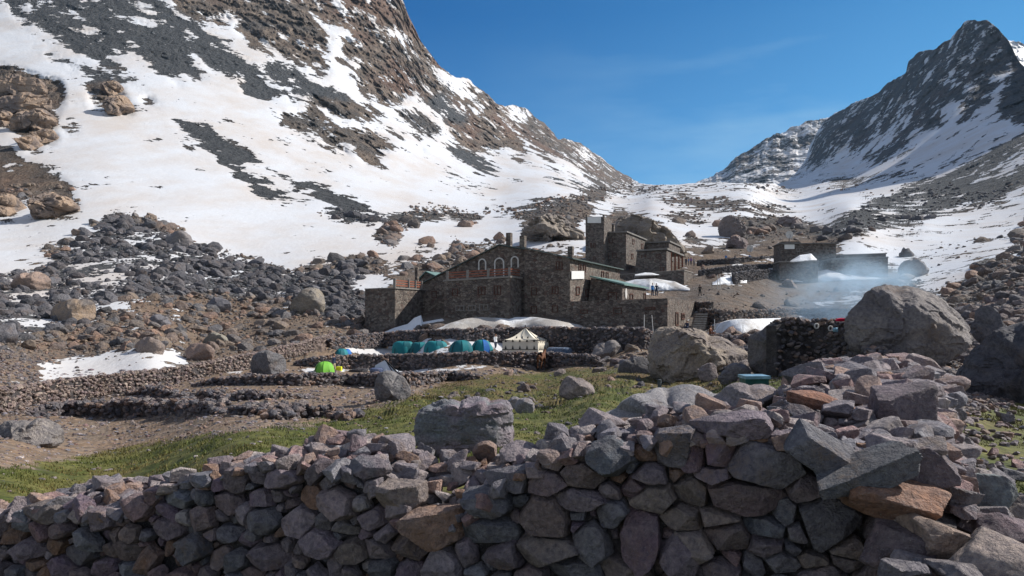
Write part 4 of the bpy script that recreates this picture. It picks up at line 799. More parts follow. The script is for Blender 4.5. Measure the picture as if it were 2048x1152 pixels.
# roof sheets, a little proud of the walls
def roofstrip(face, pts, L, th, over, mat, parent, out=.35):
    A = [face.at(x, y, out) for x, y in pts]; v3 = np.array([*(-face.n), 0])
    for a, b in zip(A[:-1], A[1:]):
        slab([a, b, b+v3*(L+over), a+v3*(L+over)], th, mat, parent)
roofstrip(gab, [(842,567),(998,490)], 21, .13, .6, 'roofm', R0); roofstrip(gab, [(998.2,490),(1049,499)], 21, .13, .6, 'roofm', R0)
roofstrip(front, [(1046,496),(1146,518)], 23, .16, .8, 'roofm', R0)
prism('wall', [(846,655),(846,588),(889,563),(889,655)], gab, 2.2, M['mason'], R0, out=1.2)
# lower deck block in front of the gable
dkf = Face(1020, 87.7, FA); dks = Face(1020, 87.7, math.pi/2-AL)
prism('wall', [(888,655),(888,563),(1020,555),(1020,655)], dkf, 3.6, M['mason'], R0)
prism('deck_slab', [(886,563),(886,559.5),(1021,551.5),(1021,555)], dkf, 3.9, M['lintel'], R0, out=.12)
a, b = dkf.at(895, 560, -.3), dkf.at(1019, 552.5, -.3); rails(a, b, 4, R0); e = np.array([*vd, 0])*3.2; rails(b+e*.02, b+e, 2, R0) if False else None
bag = Bag()
for r in range(3): bag.box(b+e/2+np.array([0, 0, .3+r*.33]), e/2, np.array([math.cos(AL), -math.sin(AL), 0])*.04, (0, 0, .075))
bag.build('railing', M['wood'], R0)
for x0, y0, x1, y1 in ((957,517,973,540),(1022,512,1038,535)): window(gab, x0, y0, x1, y1, R0, 'arch')
window(gab, 989, 515, 1009, 553, R0, 'arch', name='balcony_door')
for q in ((905,577,916,592),(956,573,971,590),(988,571,1002,590)): window(dkf, *q, R0)
for q in ((912,611,929,622),(937,610,953,622),(959,609,977,621)): window(dkf, *q, R0, fm='lintel')
window(Face(1140, 87.4, FA), 864, 582, 874, 596, R0)
for q, g_ in (((1112,523,1125,540),'bluep'),((1063,575,1074,591),'glass'),((1104,573,1117,588),'frame'),((1062,612,1074,627),'glass'),((1104,611,1116,625),'frame')): window(front, *q, R0, gm=g_, label='blue shuttered window' if g_ == 'bluep' else None)
for q in ((1157,527,1161.5,544),(1166,529,1170.5,546),(1202.5,542,1207,556),(1211.5,544,1216,558),(1151.5,573,1158.5,590),(1171,578,1177,594)): window(side, *q, R0, gm='frame', mull=False, fw=.14)
o, C, u, n, W, H = sgn(side, 1143, 542, 1168, 558, R0, name='banner', out=.14)
bag = Bag(); bag.box(C+u*W*.32+n*.05-np.array([0, 0, H*.08]), u*W*.055, n*.01, (0, 0, H*.28)); bag.box(C+u*W*.43+n*.05+np.array([0, 0, H*.02]), u*W*.03, n*.01, (0, 0, H*.2)); bag.build('picture_patch', M['redp'], o)
lines_(C-u*W*.14, u, n, W*.42, H, o, (.16, .02), 'greyp'); lines_(C-u*W*.4-np.array([0, 0, H*.02]), u, n, W*.14, H*3, o, (.0,), 'greyp')
chimney(1012, 1025, 466, 494, 97, R0); chimney(1039, 1053, 472, 503, 93, R0); chimney(1135, 1148, 493, 520, 92, R0)
# ground floor terrace block
ef = front; es = Face(1335, 82.7, math.pi/2-AL)
prism('terrace_wall', [(1140.5,668),(1140.5,603),(1335,596.5),(1335,668)], Face(1335, 82.7, FA), 20, M['mason'], R0)
TF = Face(1335, 82.7, FA)
for q in ((1161,619,1176,627),(1227,615,1244,628),(1290,614,1311,619)): window(TF, *q, R0, sill=False, mull=False)
window(es, 1350.5, 624, 1355.5, 652, R0, name='door', gm='frame', fw=.2, mull=False); window(es, 1362, 626, 1368, 639, R0, gm='frame', fw=.2)
# annexe with the green monopitch roof on the terrace
af = Face(1245, 92, FA); as_ = Face(1245, 92, math.pi/2-AL)
prism('annexe_wall', [(1176,606),(1182,556),(1245,571),(1245,606)], af, 13, M['mason'], R0)
roofstrip(af, [(1179,554),(1249,570.5)], 13, .2, .8, 'roofg', R0)
window(af, 1216, 584, 1234, 603, R0, name='doorway', gm='dark', mull=False, sill=False)
for q in ((1259,587,1265,600),(1287,586,1291,600)): window(as_, *q, R0, gm='frame', fw=.15, mull=False)
c_ = as_.at(1252.5, 587, .1); bag = Bag(); q_ = [c_+np.array([*as_.u, 0])*.5*math.cos(t)+np.array([0, 0, .75*math.sin(t)]) for t in np.linspace(0, 2*math.pi, 15)[:-1]]
np_mesh('round_plaque', np.array(q_+[c_+np.array([*as_.n, 0])*.06]), [[i, (i+1) % 14, 14] for i in range(14)], M['whitecap'], R0)
# left annexe with roof deck
lf = Face(790, 90.5, FA); ls = Face(790, 90.5, math.pi/2-AL)
prism('annexe_wall', [(730,676),(730,579),(790,577),(790,676)], lf, 7.4, M['mason'], R0)
prism('deck_slab', [(729,579),(729,577),(791,574.5),(791,577)], lf, 7.6, M['lintel'], R0, out=.1)
window(lf, 752, 592, 759, 596, R0, sill=False, mull=False, gm='lintel', fm='lintel', name='vent')
pA = lf.at(772, 575, -.4); pB = lf.at(789, 575, -.3); rails(pA+np.array([*vd, 0])*5, pB+np.array([*vd, 0])*5, 2, R0); p2 = pB+np.array([*vd, 0])*.2
rails(pB, pB+np.array([*vd, 0])*6.6, 3, R0)
# little green gabled house behind
hf = Face(888, 104, FA)
hut = empty('gabled_hut', P(850, 600, 105))
prism('wall', [(832,620),(832,564),(851,545),(890,563),(890,620)], hf, 8, M['mason'], hut)
roofstrip(hf, [(829,566),(851,544)], 8, .15, .5, 'roofg', hut); roofstrip(hf, [(851.2,544),(892,563)], 8, .15, .5, 'roofg', hut)
chimney(830, 838, 535, 575, 103, hut); tag(hut, 'small gabled hut with pale green roof behind the left end of the refuge', 'building')
tag(R0, 'large brown stone refuge with gable, three arched windows and white banner', 'building')
# ------------------------------------------------ the second building on the rise
R1 = empty('stone_lodge', P(1250, 555, 150))
f1 = Face(1252, 145, FA); s1 = Face(1252, 145, math.pi/2-AL); ft = Face(1208, 144, FA); st = Face(1208, 144, math.pi/2-AL)
prism('tower', [(1171,560),(1171,434),(1208,433),(1208,560)], ft, 5.6, M['mason2'], R1)
for x in (1171.3, 1205):
    prism('merlon', [(x,434.5),(x,429),(x+3,429),(x+3,434.5)], ft, .7, M['mason2'], R1, out=.02)
prism('merlon', [(1205,434),(1205,429),(1208,429),(1208,434)], ft, .7, M['mason2'], R1, out=-4.8)
o, C, u, n, W, H = sgn(ft, 1175, 434, 1202, 446, R1, name='sign', out=.15); lines_(C, u, n, W*.8, H, o, (.2, -.1, -.3), 'inkb')
prism('wall', [(1190,565),(1190,468),(1252,465),(1252,565)], f1, 17, M['mason2'], R1)
roofstrip(f1, [(1188,467.5),(1254,464.5)], 17, .3, .6, 'roofd', R1)
for q in ((1218,476,1226,486),(1211,507,1218,517),(1225,506,1233,516),(1215,534,1221,540),(1225,532,1230,539)): window(f1, *q, R1, sill=False)
for q in ((1181,486,1184,495),(1187,486,1191,495),(1187,513,1191,521)): window(ft, *q, R1, sill=False, mull=False)
for q in ((1264.5,478,1268,489),(1282,487,1286,497),(1262,507,1266,518),(1258,532,1260,540),(1262,533,1264,541)): window(s1, *q, R1, gm='frame', sill=False, mull=False, fw=.2)
chimney(1220, 1230, 450, 468, 150, R1, 'mason2')
f2 = Face(1338, 158, FA); prism('upper_wall', [(1286,520),(1286,488),(1338,485),(1338,520)], f2, 13, M['mason2'], R1)
roofstrip(f2, [(1284,487),(1340,484)], 13, .35, .6, 'roofd', R1)
f3 = Face(1333, 140, FA); s3 = Face(1333, 140, math.pi/2-AL)
prism('wing_wall', [(1268,562),(1274,504),(1333,500.5),(1333,562)], f3, 4.2, M['mason2'], R1)
roofstrip(f3, [(1272,503),(1335,499)], 17, .35, .8, 'roofd', R1)
o3 = empty('dummy') if False else None
vd3 = np.array([*vd, 0]); bp = f3.at(1333, 545)
slabz = f3.at(1333, 501)
for k in (4.4, 8.5, 12.5, 16.5):
    bag = Bag(); base_ = f3.at(1333, 545)+vd3*k; bag.box(base_+np.array([0, 0, (slabz[2]-base_[2])/2]), (.15, 0, 0), (0, .15, 0), (0, 0, (slabz[2]-base_[2])/2)); bag.build('porch_post', M['wood'], R1)
fb = Face(1333, 140, FA); prism('porch_back', [(1290,546),(1290,503),(1333,501.5),(1333,546)], fb, 12.4, M['dark'], R1, out=-4.25) if False else None
for q in ((1312,508,1321,517),(1282,511,1285,516),(1289,509,1292,514)): window(f3, *q, R1, sill=False)
window(f3, 1320, 534, 1328, 543, R1, gm='dark', sill=False, name='doorway')
tag(R1, 'tall stone lodge with a square sign topped tower on the rise behind the refuge', 'building')
# retaining wall of its yard
yw = empty('yard_wall', P(1300, 575, 133)); fy_ = Face(1368, 130, FA)
prism('wall', [(1238,576),(1238,550),(1368,541),(1368,578)], fy_, 9, M['mason2'], yw); prism('coping', [(1237,550.3),(1237,548.8),(1369,539.5),(1369,541)], fy_, 9.3, M['lintel'], yw, out=.1)
tag(yw, 'stone retaining wall with a sunlit right end below the tall lodge', 'wall')
# ------------------------------------------------ the low grey building at right
R2 = empty('grey_building', P(1620, 560, 150)); A2 = math.radians(9); g1 = Face(1672, 152, -A2); g2 = Face(1636, 143, -A2)
prism('upper_wall', [(1561,530),(1561,487.5),(1672,487),(1672,530)], g1, 7, M['mason2'], R2)
prism('roof', [(1559,487.5),(1559,485.5),(1602,484.5),(1602,486),(1678,485),(1678,487.4)], g1, 7.5, M['roofd'], R2, out=.5)
prism('roof_box', [(1563,485.4),(1563,483),(1600,482.5),(1600,484.4)], g1, 4, M['mason2'], R2, out=-1)
prism('lower_wall', [(1559,572),(1559,525),(1636,523),(1636,572)], g2, 6.5, M['mason2'], R2)
prism('lower_roof', [(1557,525),(1557,522.3),(1638,520.3),(1638,523)], g2, 7.0, M['lintel'], R2, out=.3)
window(g2, 1623, 527, 1632, 545, R2, gm='dark', fm='lintel', sill=False, name='doorway'); 
for q in ((1592,497,1606,503),(1646,494,1660,501),(1594,503,1600,511)): window(g1, *q, R2, sill=False, fm='lintel')
tag(R2, 'low grey stone building with flat roofs, a sign and snow against its front', 'building')
o, C, u, n, W, H = sgn(g1, 1569, 489, 1589, 498, R2, name='sign', out=.15); lines_(C, u, n, W*.84, H, o, (.18, -.14), 'inkb')
g3 = Face(1776, 144, -A2); prism('wing_wall', [(1662,560),(1662,519),(1776,516),(1776,560)], g3, 7, M['mason2'], R2)
prism('wing_roof', [(1660,519),(1660,516.5),(1777,513.2),(1777,516)], g3, 7.6, M['roofd'], R2, out=.3)
g4 = Face(1772, 156, -A2); prism('rear_wall', [(1680,525),(1680,511),(1772,508),(1772,525)], g4, 5, M['mason2'], R2); prism('rear_roof', [(1678,511),(1678,509.2),(1774,505.8),(1774,508)], g4, 5.5, M['roofd'], R2, out=.3)
dd = empty('satellite_dish', P(1579, 483, 150)); 
def dish(root, px, py, d, r, tilt=.5):
    c = np.array(P(px, py, d)); V = [c+np.array([0, .18*r, 0])]; n_ = 18
    for ring_ in (.5, 1): V += [c+np.array([r*ring_*math.cos(a_), .18*r*(1-ring_**2)*1.0, r*ring_*math.sin(a_)]) for a_ in np.linspace(0, 2*math.pi, n_+1)[:-1]]
    Fq = [[0, 1+i, 1+(i+1) % n_] for i in range(n_)]+[[1+i, n_+1+i, n_+1+(i+1) % n_, 1+(i+1) % n_] for i in range(n_)]
    np_mesh('dish', np.array(V), Fq, M['whitecap'], root); b = Bag(); b.bar(c+np.array([0, .2, 0]), np.array(root.location)+np.array([0, .2, 0]), .08); b.build('mast', M['ink'], root)
    b = Bag(); b.bar(c+np.array([0, -.05, -r]), c+np.array([0, -r*.9, 0]), .04); b.build('feed_arm', M['ink'], root)
dish(dd, 1579, 469, 150, .85); tag(dd, 'pale satellite dish on the roof of the low grey building', 'satellite dish')
dd = empty('satellite_dish', P(1500, 502, 178)); dish(dd, 1500, 497, 178, .9); tag(dd, 'pale satellite dish on the slope left of the low grey building', 'satellite dish')
# ------------------------------------------------ stone stairs right of the refuge
st_ = empty('stone_stairs', P(1400, 660, 84)); bl = Bag(); N_ = 8
for k in range(N_):
    t = k/(N_-1); l = np.array(P(1384+t*8, 660-t*33, 81+t*5)); r = np.array(P(1409+t*7, 660-t*33, 81+t*5)); c = (l+r)/2; h = .09; b = Bag()
    b.box(c+np.array([0, .42, -h]), (r-l)/2, (0, .45, 0), (0, 0, h)); b.build('step', M['lintel'], st_); bl.box(c+np.array([0, .62, -2*h-.6]), (r-l)/2*.99, (0, .5, 0), (0, 0, .6-.002))
bl.build('stair_base', M['mason'], st_); tag(st_, 'flight of rough stone steps at the right corner of the refuge terrace', 'stairs')
st2 = empty('stone_stairs', P(1410, 560, 135))
for k in range(14):
    b = Bag(); t = k/13; l = np.array(P(1392+t*34, 573-t*34, 128+t*14)); r = np.array(P(1412+t*32, 569-t*34, 128+t*14)); b.box((l+r)/2+np.array([0, .6, -.9]), (r-l)/2, (0, .8, 0), (0, 0, .9)); b.build('step', M['mason2'], st2)
tag(st2, 'dark stone steps climbing from the path up to the lodge yard', 'stairs')
# ================================================================ snow banks lying on the ground
m, nt, b, o = newmat('dirty_snow'); g = NT(nt); v = g.pos(); n1 = g.noise(v, .35, 6, .65); n2 = g.noise(v, 5, 6, .75)
gr = g.attr('tint'); sc_ = g.n('ShaderNodeSeparateColor'); g.l(gr.outputs['Color'], sc_.inputs[0])
c = g.mix(g.mr(g.math('ADD', n1, g.math('MULTIPLY', sc_.outputs[0], .4)), .55, .75), (.72, .73, .75), (.40, .37, .34)); c = g.mix(g.math('MULTIPLY', g.mr(n2, .55, .68), sc_.outputs[0]), c, (.16, .13, .11)); g.l(c, b.inputs['Base Color'])
g.l(g.bump(n2, .12), b.inputs['Normal']); b.inputs['Roughness'].default_value = .6; M['bank'] = m
def bank(top, bot, d0, d1, dirty, bulge=.35, seed=0, name='snow_bank', terr_=True, rise=2.5):
    """sheet between a crest line and a foot line (photo pixels), bulging like wind packed snow"""
    xs = np.linspace(top[0][0], top[-1][0], 90); ty = np.interp(xs, [p[0] for p in top], [p[1] for p in top]); by = np.interp(xs, [p[0] for p in bot], [p[1] for p in bot])
    n = 26; V = []; C = []
    for i in range(n):
        t = i/(n-1); y = by+(ty-by)*t; d = d0(xs)+(d1(xs)-d0(xs))*(t**1.3) if callable(d0) else d0+(d1-d0)*(t**1.3)+xs*0
        if terr_: d = np.minimum(depth0(xs, by), 300)-.3+rise*t**1.3-bulge*.6*np.sin(t*math.pi)
        else: d = d-bulge*np.sin(t*math.pi)
        V.append(np.stack([(xs-1024)/F*d, d, (YH-y)/F*d], 1))
    V.append(V[-1]+np.array([0, .8, -.6])); V = np.array(V); q = V.reshape(-1, 3)
    q[:, 1] += fbm(q/1.6, 4, seed+50)*.35; C = np.repeat(np.full((len(q), 1), dirty), 3, 1)*np.clip(.6+fbm(q/3, 3, seed+9)[:, None], 0, 1.2)
    R_, Cn = V.shape[:2]; i2, j2 = np.meshgrid(np.arange(R_-1), np.arange(Cn-1), indexing='ij'); fq = np.stack([i2*Cn+j2, i2*Cn+j2+1, (i2+1)*Cn+j2+1, (i2+1)*Cn+j2], -1).reshape(-1, 4)
    return tag(np_mesh(name, q, fq, M['bank'], cols=C), kind='structure')
bank([(764,666),(790,655),(815,648),(828,636),(842,630),(846,644),(885,637),(890,642)], [(764,668),(830,668),(890,664)], 88, 89.8, .1, .3, 1, terr_=False)
bank([(770,667),(860,660),(900,646),(930,637),(960,634),(1000,636),(1020,638),(1030,634),(1070,634),(1110,640),(1150,648),(1200,655),(1260,659)], [(770,669),(900,664),(1000,660),(1100,660),(1260,662)], 81.5, 85.5, .8, .5, 2)
bank([(1022,638),(1040,634),(1080,635),(1130,644)], [(1022,641),(1080,640),(1130,647)], 83.5, 86, .0, .2, 3)
bank([(1236,567),(1270,559),(1310,557),(1350,563),(1380,577)], [(1236,571),(1300,581),(1380,581)], 118, 124, .3, .5, 4)
bank([(1572,563),(1590,551),(1620,545),(1655,539),(1690,549),(1740,553),(1762,556)], [(1572,565),(1660,562),(1762,558)], 131, 137, .45, .8, 5, rise=3.5)
bank([(1580,522),(1600,510),(1622,507),(1634,518)], [(1580,524),(1634,521)], 143.2, 146, .2, .2, 6, terr_=False)
bank([(1432,648),(1460,640),(1520,637),(1570,636)], [(1432,668),(1500,668),(1570,664)], 68, 76, .35, .5, 7)
bank([(1425,567),(1440,555),(1470,549),(1494,560)], [(1425,570),(1494,566)], 126, 131, .4, .4, 8)
bank([(1270,549),(1290,545),(1305,546),(1318,549)], [(1270,551),(1318,550)], 129.5, 132, .2, .2, 9, terr_=False)
bank([(1280,552),(1330,546),(1366,546)], [(1280,554),(1366,551)], 120, 121, 0, 0, 10) if False else None
# ================================================================ tents
def cloth(name, col, rough=.7, trans=.0): return plain(name, col, rough, 0, .1, 1.0)
M['teal'] = cloth('teal_fabric', (.012, .17, .19)); M['teal2'] = cloth('deep_teal_fabric', (.01, .11, .13)); M['blue'] = cloth('blue_fabric', (.02, .13, .40)); M['lime'] = cloth('lime_fabric', (.16, .42, .05))
M['silver'] = cloth('silver_fabric', (.48, .52, .58)); M['yellow'] = cloth('yellow_plastic', (.62, .62, .02)); M['canvas'] = cloth('cream_canvas', (.66, .60, .49)); M['black'] = plain('black_fabric', (.015, .015, .018)); M['purple'] = cloth('purple_cloth', (.09, .05, .32)); M['crimson'] = cloth('crimson_cloth', (.55, .01, .05))
TD = {}
def dome(px0, px1, top, bot, d, col, label, col2=None, kind='dome', skew=0, group=None, door='black', dep=None):
    d = float(np.mean([ground(x_, bot)[1] for x_ in np.linspace(px0, px1, 7)]))-.4; TD[(px0+px1)/2] = d
    a = np.array(P(px0, bot, d)); b_ = np.array(P(px1, bot, d)); H = (bot-top)/F*d; W = (b_[0]-a[0])/2; c = (a+b_)/2; Dp = dep or W*.9
    Dp = min(Dp, 1.1); root = empty('tent', tuple(c+np.array([0, Dp, 0]))); c = c+np.array([0, Dp, 0])
    nu, nv = 28, 12; V = []
    for i in range(nv+1):
        ph = i/nv*math.pi/2
        for j in range(nu):
            t = 2*math.pi*j/nu; k = 1+(.12 if kind == 'dome' else .2)*abs(math.cos(2*t)-0)*math.cos(ph) if kind != 'a' else 1
            e_ = max(math.cos(ph), 0)**(.7 if kind == 'dome' else .28)
            x = math.cos(t)*W*e_*k/1.12; y = math.sin(t)*Dp*e_*k/1.12
            z = H*math.sin(ph)**(1.0 if kind == 'dome' else .9); V.append(c+np.array([x+skew*z, y, z]))
    Fq = [[i*nu+j, i*nu+(j+1) % nu, (i+1)*nu+(j+1) % nu, (i+1)*nu+j] for i in range(nv) for j in range(nu)]
    V = np.array(V); V = V+(fbm(V*1.3, 2, int(px0))*.05)[:, None]
    np_mesh('canopy', V, Fq, M[col], root, smooth=True)
    # door flap panel on the sunny side and poles
    fl = Bag(); pts = []
    for i in range(8):
        ph = i/7*math.pi/2*.93
        for t in (math.radians(-78), math.radians(-42)):
            e_ = math.cos(ph)**(.7 if kind == 'dome' else .28); pts.append(c+np.array([math.cos(t)*W*e_*1.02/1.0+skew*H*math.sin(ph), math.sin(t)*Dp*e_*1.03, H*math.sin(ph)**(1.0 if kind == 'dome' else .9)*1.01]))
    np_mesh('door_flap', np.array(pts), [[2*i, 2*i+1, 2*i+3, 2*i+2] for i in range(7)], M[col2 or col], root)
    pb = Bag()
    for t0 in (math.radians(-45), math.radians(45)):
        pr = None
        for i in range(15):
            s_ = math.pi*i/14; q = c+np.array([math.cos(t0)*W*math.cos(s_)*1.0, math.sin(t0)*Dp*math.cos(s_)*1.0, H*1.02*math.sin(s_)])
            q[0] += skew*(q[2]-c[2])
            if pr is not None: pb.bar(pr, q, .03, n=4)
            pr = q
    pb.build('pole', M['black'], root)
    return tag(root, label, 'tent', group)
G_ = 'teal tents in a row on the snowy upper terrace'
dome(781, 827, 683, 708, 75.5, 'teal', 'leftmost of the teal tents standing in a row on the upper terrace', 'teal2', 'box', group=G_)
dome(819, 854, 685, 707, 76.3, 'teal2', 'narrow teal tent, second from the left in the row on the upper terrace', 'teal', 'box', group=G_)
dome(846, 893, 683, 707, 75.5, 'teal', 'boxy teal tent in the middle of the row on the upper terrace', 'teal2', 'box', group=G_)
dome(896, 945, 681, 706, 74.5, 'teal2', 'rounded teal tent with a pale open flap left of the last tent in the row', 'teal', 'dome', group=G_)
dome(940, 986, 680, 706, 74.5, 'teal', 'rightmost rounded blue teal tent in the row, nearest the cream marquee', 'blue', 'dome', group=G_)
dome(664, 692, 698, 715, 72.5, 'teal', 'small low teal tent alone at the left end of the upper terrace', 'teal2', 'dome', dep=1.0)
dome(682, 699, 699, 714, 73.4, 'blue', 'small bright blue tent tucked behind the low teal tent', 'blue', 'dome', dep=.9)
dome(622, 662, 724, 746.5, 62.5, 'lime', 'bright green dome tent on the second terrace', 'lime', 'dome', dep=1.1)
tb = empty('tent', P(772, 746, 60.5)); c = np.array(P(772, 747, 60.5)); H = 27/F*60.5
pk = c+np.array([-.05, 0, H]); V = [c+np.array([-1.0, -.3, 0]), c+np.array([1.25, -.5, 0]), c+np.array([1.1, 1.3, 0]), c+np.array([-1.0, 1.3, 0]), pk, pk+np.array([-.45, .7, -.2]), c+np.array([-.95, -.1, H*.6]), c+np.array([.1, -.6, 0])]
np_mesh('canopy', np.array(V), [[0, 7, 4, 6], [7, 1, 4], [1, 2, 5, 4], [2, 3, 5], [3, 0, 6, 5], [6, 4, 5]], M['silver'], tb, smooth=False)
bb = Bag(); bb.bar(pk, c+np.array([1.2, -.52, .02]), .07); bb.bar(pk+np.array([.05, 0, -.1]), c+np.array([.8, -.58, .02]), .045); bb.build('seam', M['black'], tb); tag(tb, 'silver white pointed tent behind the rounded dark boulder', 'tent')
bb = Bag(); V, Fc = rock_shape(3, 8, np.random.default_rng(3), 8, .2, .06); bb.add(V*np.array([.75, .5, .35])+np.array(P(756, 742, 60.5)), Fc, (.1, .14, .25)); tag(bb.build('tarpaulin', M['boulder'], smooth=True, origin=tuple(P(756, 746, 60.5))), 'blue grey tarpaulin bundle against the left side of the silver tent', 'tarpaulin')
bb = Bag(); V, Fc = rock_shape(3, 8, np.random.default_rng(4), 8, .2, .06); bb.add(V*np.array([.7, .4, .3])+np.array(P(717, 743, 61)), Fc, (.02, .02, .025)); tag(bb.build('kit_bag', M['boulder'], smooth=True, origin=tuple(P(717, 747, 61))), 'black kit bag lying on the snow between green and silver tents', 'bag')
bb = Bag(); V, Fc = rock_shape(3, 8, np.random.default_rng(6), 8, .2, .06); bb.add(V*np.array([1.3, .7, .45])+np.array(P(1117, 702, 73)), Fc, (.08, .13, .2)); tag(bb.build('tarpaulin', M['boulder'], smooth=True, origin=tuple(P(1117, 707, 73))), 'blue grey tarpaulin heap on the right of the cream marquee', 'tarpaulin')
# ---- the marquee
mq = empty('marquee', P(1050, 707, 73.5)); d = float(ground(1050, 708)[1])-1.5; cx, cz = np.array(P(1053, 708, d+2.2)), 0
ctr = np.array(P(1054, 708, d+2.4)); He = 27.5/F*d; Hp = 53.5/F*d
cor = [np.array(P(1005, 708, d)), np.array(P(1076, 708, d-.6)), np.array(P(1101, 707, d+3.6)), np.array(P(1028, 706, d+4.8))]
n_ = 12; ev = [q+np.array([0, 0, He]) for q in cor]; cc = sum(cor)/4; pk = cc+np.array([-.1, 0, Hp]); wl = []
V = []; Q = []
for k in range(4):                 # side walls, slightly slack cloth
    a_, b2 = cor[k], cor[(k+1) % 4]; s = len(V)
    for i in range(n_+1):
        t = i/n_; sag = 1-.06*math.sin(t*math.pi); p = a_+(b2-a_)*t; o_ = (p-cc); o_[2] = 0; o_ /= np.linalg.norm(o_)
        V += [p+o_*.10, p+np.array([0, 0, He*sag*.55])+o_*.03*math.sin(t*9), p+np.array([0, 0, He*sag])]
    for i in range(n_):
        for r in range(2): Q.append([s+3*i+r, s+3*i+3+r, s+3*i+4+r, s+3*i+1+r])
np_mesh('side_wall', np.array(V), Q, M['canvas'], mq)
V = []; Q = []
for k in range(4):
    a_, b2 = ev[k], ev[(k+1) % 4]; s = len(V); m_ = 9
    for r in range(m_+1):
        f = r/m_
        for i in range(n_+1):
            t = i/n_; e_ = a_+(b2-a_)*t; e_ = e_+np.array([0, 0, -.06*math.sin(t*math.pi)*He]); p = e_+(pk-e_)*f; p = p+np.array([0, 0, -.42*math.sin(f*math.pi)*(.6+.4*math.sin(t*math.pi))]); V.append(p)
    for r in range(m_):
        for i in range(n_): Q.append([s+r*(n_+1)+i, s+r*(n_+1)+i+1, s+(r+1)*(n_+1)+i+1, s+(r+1)*(n_+1)+i])
np_mesh('roof', np.array(V), Q, M['canvas'], mq)
bag = Bag(); orn = Bag()
for k in (0, 1, 2):                # black piping, lantern motifs on walls and roof
    a_, b2 = cor[k], cor[(k+1) % 4]; o_ = (a_+b2)/2-cc; o_[2] = 0; o_ /= np.linalg.norm(o_); u_ = (b2-a_)/np.linalg.norm(b2-a_)
    bag.bar(a_+np.array([0, 0, He])+o_*.05, b2+np.array([0, 0, He])+o_*.05, .035, n=4); bag.bar(a_+np.array([0, 0, He*.33])+o_*.13, b2+np.array([0, 0, He*.33])+o_*.13, .03, n=4); bag.bar(a_+np.array([0, 0, He])+o_*.04, pk+np.array([0, 0, .03]), .04, n=4)
    for i in range(5 if k != 1 else 7):
        t = (i+.5)/(5 if k != 1 else 7); p = a_+(b2-a_)*t
        for z0, hh, ww in ((He*.36, He*.28, .10), (He*.88, He*.2, .12)):
            q = p+np.array([0, 0, z0])+o_*.14; s = orn.n; orn.V.append(np.array([q-u_*ww, q+u_*ww, q+np.array([0, 0, hh]), q-u_*ww-o_*.03, q+u_*ww-o_*.03, q+np.array([0, 0, hh])-o_*.03])); orn.F.append(np.array([(0, 1, 2), (5, 4, 3), (0, 3, 4), (0, 4, 1), (1, 4, 5), (1, 5, 2), (2, 5, 3), (2, 3, 0)])+s); orn.C.append(np.ones((6, 3))); orn.n += 6
    for t in (.25, .5, .75):       # upper row of motifs on the roof
        e_ = a_+(b2-a_)*t+np.array([0, 0, He]); p = e_+(pk-e_)*.36+np.array([0, 0, -.30])+o_*.06; s = orn.n
        orn.V.append(np.array([p-u_*.10, p+u_*.10, p+np.array([0, 0, .3])-o_*.28])); orn.F.append(np.array([(0, 1, 2)])+s); orn.C.append(np.ones((3, 3))); orn.n += 3
bag.build('piping', M['black'], mq); orn.build('lantern_motif', M['black'], mq)
b = Bag(); b.bar(pk-np.array([0, 0, .1]), pk+np.array([0, 0, .3]), .04); b.build('centre_pole', M['black'], mq)
tag(mq, 'big cream marquee with black lantern pattern and pointed roof', 'tent')
dome(1041, 1060, 693, 707, 71.2, 'teal', 'small teal pop up shelter in front of the cream marquee', 'blue', 'dome', dep=.5)
# ================================================================ people and animals
def figure(name, loc, joints, edges, radii, mat, parent=None, sub=2):
    me = bpy.data.meshes.new(name); me.from_pydata(joints, edges, []); o = bpy.data.objects.new(name, me); COL.objects.link(o); o.location = loc
    m1 = o.modifiers.new('skin', 'SKIN'); 
    for i, r in enumerate(radii): o.data.skin_vertices[0].data[i].radius = (r, r) if not isinstance(r, tuple) else r
    o.data.skin_vertices[0].data[0].use_root = True
    m2 = o.modifiers.new('sub', 'SUBSURF'); m2.levels = sub; m2.render_levels = sub
    dg = bpy.context.evaluated_depsgraph_get(); nm = bpy.data.meshes.new_from_object(o.evaluated_get(dg)); o.modifiers.clear(); o.data = nm; nm.materials.append(mat)
    nm.polygons.foreach_set('use_smooth', [True]*len(nm.polygons))
    if parent: o.parent = parent
    return o
def matc(key, col):
    if key not in M: M[key] = plain('cloth_'+key.replace(' ', '_'), col, .8, 0, .15, 3)
    return M[key]
matc('skin', (.35, .19, .12)); matc('hair', (.03, .02, .015)); matc('khaki', (.42, .36, .24)); matc('navy', (.02, .03, .06)); matc('white cloth', (.75, .75, .75)); matc('bright blue', (.02, .16, .42)); matc('red cloth', (.5, .02, .03)); matc('grey cloth', (.12, .12, .13)); matc('purple top', (.2, .06, .3)); matc('green top', (.05, .18, .08))
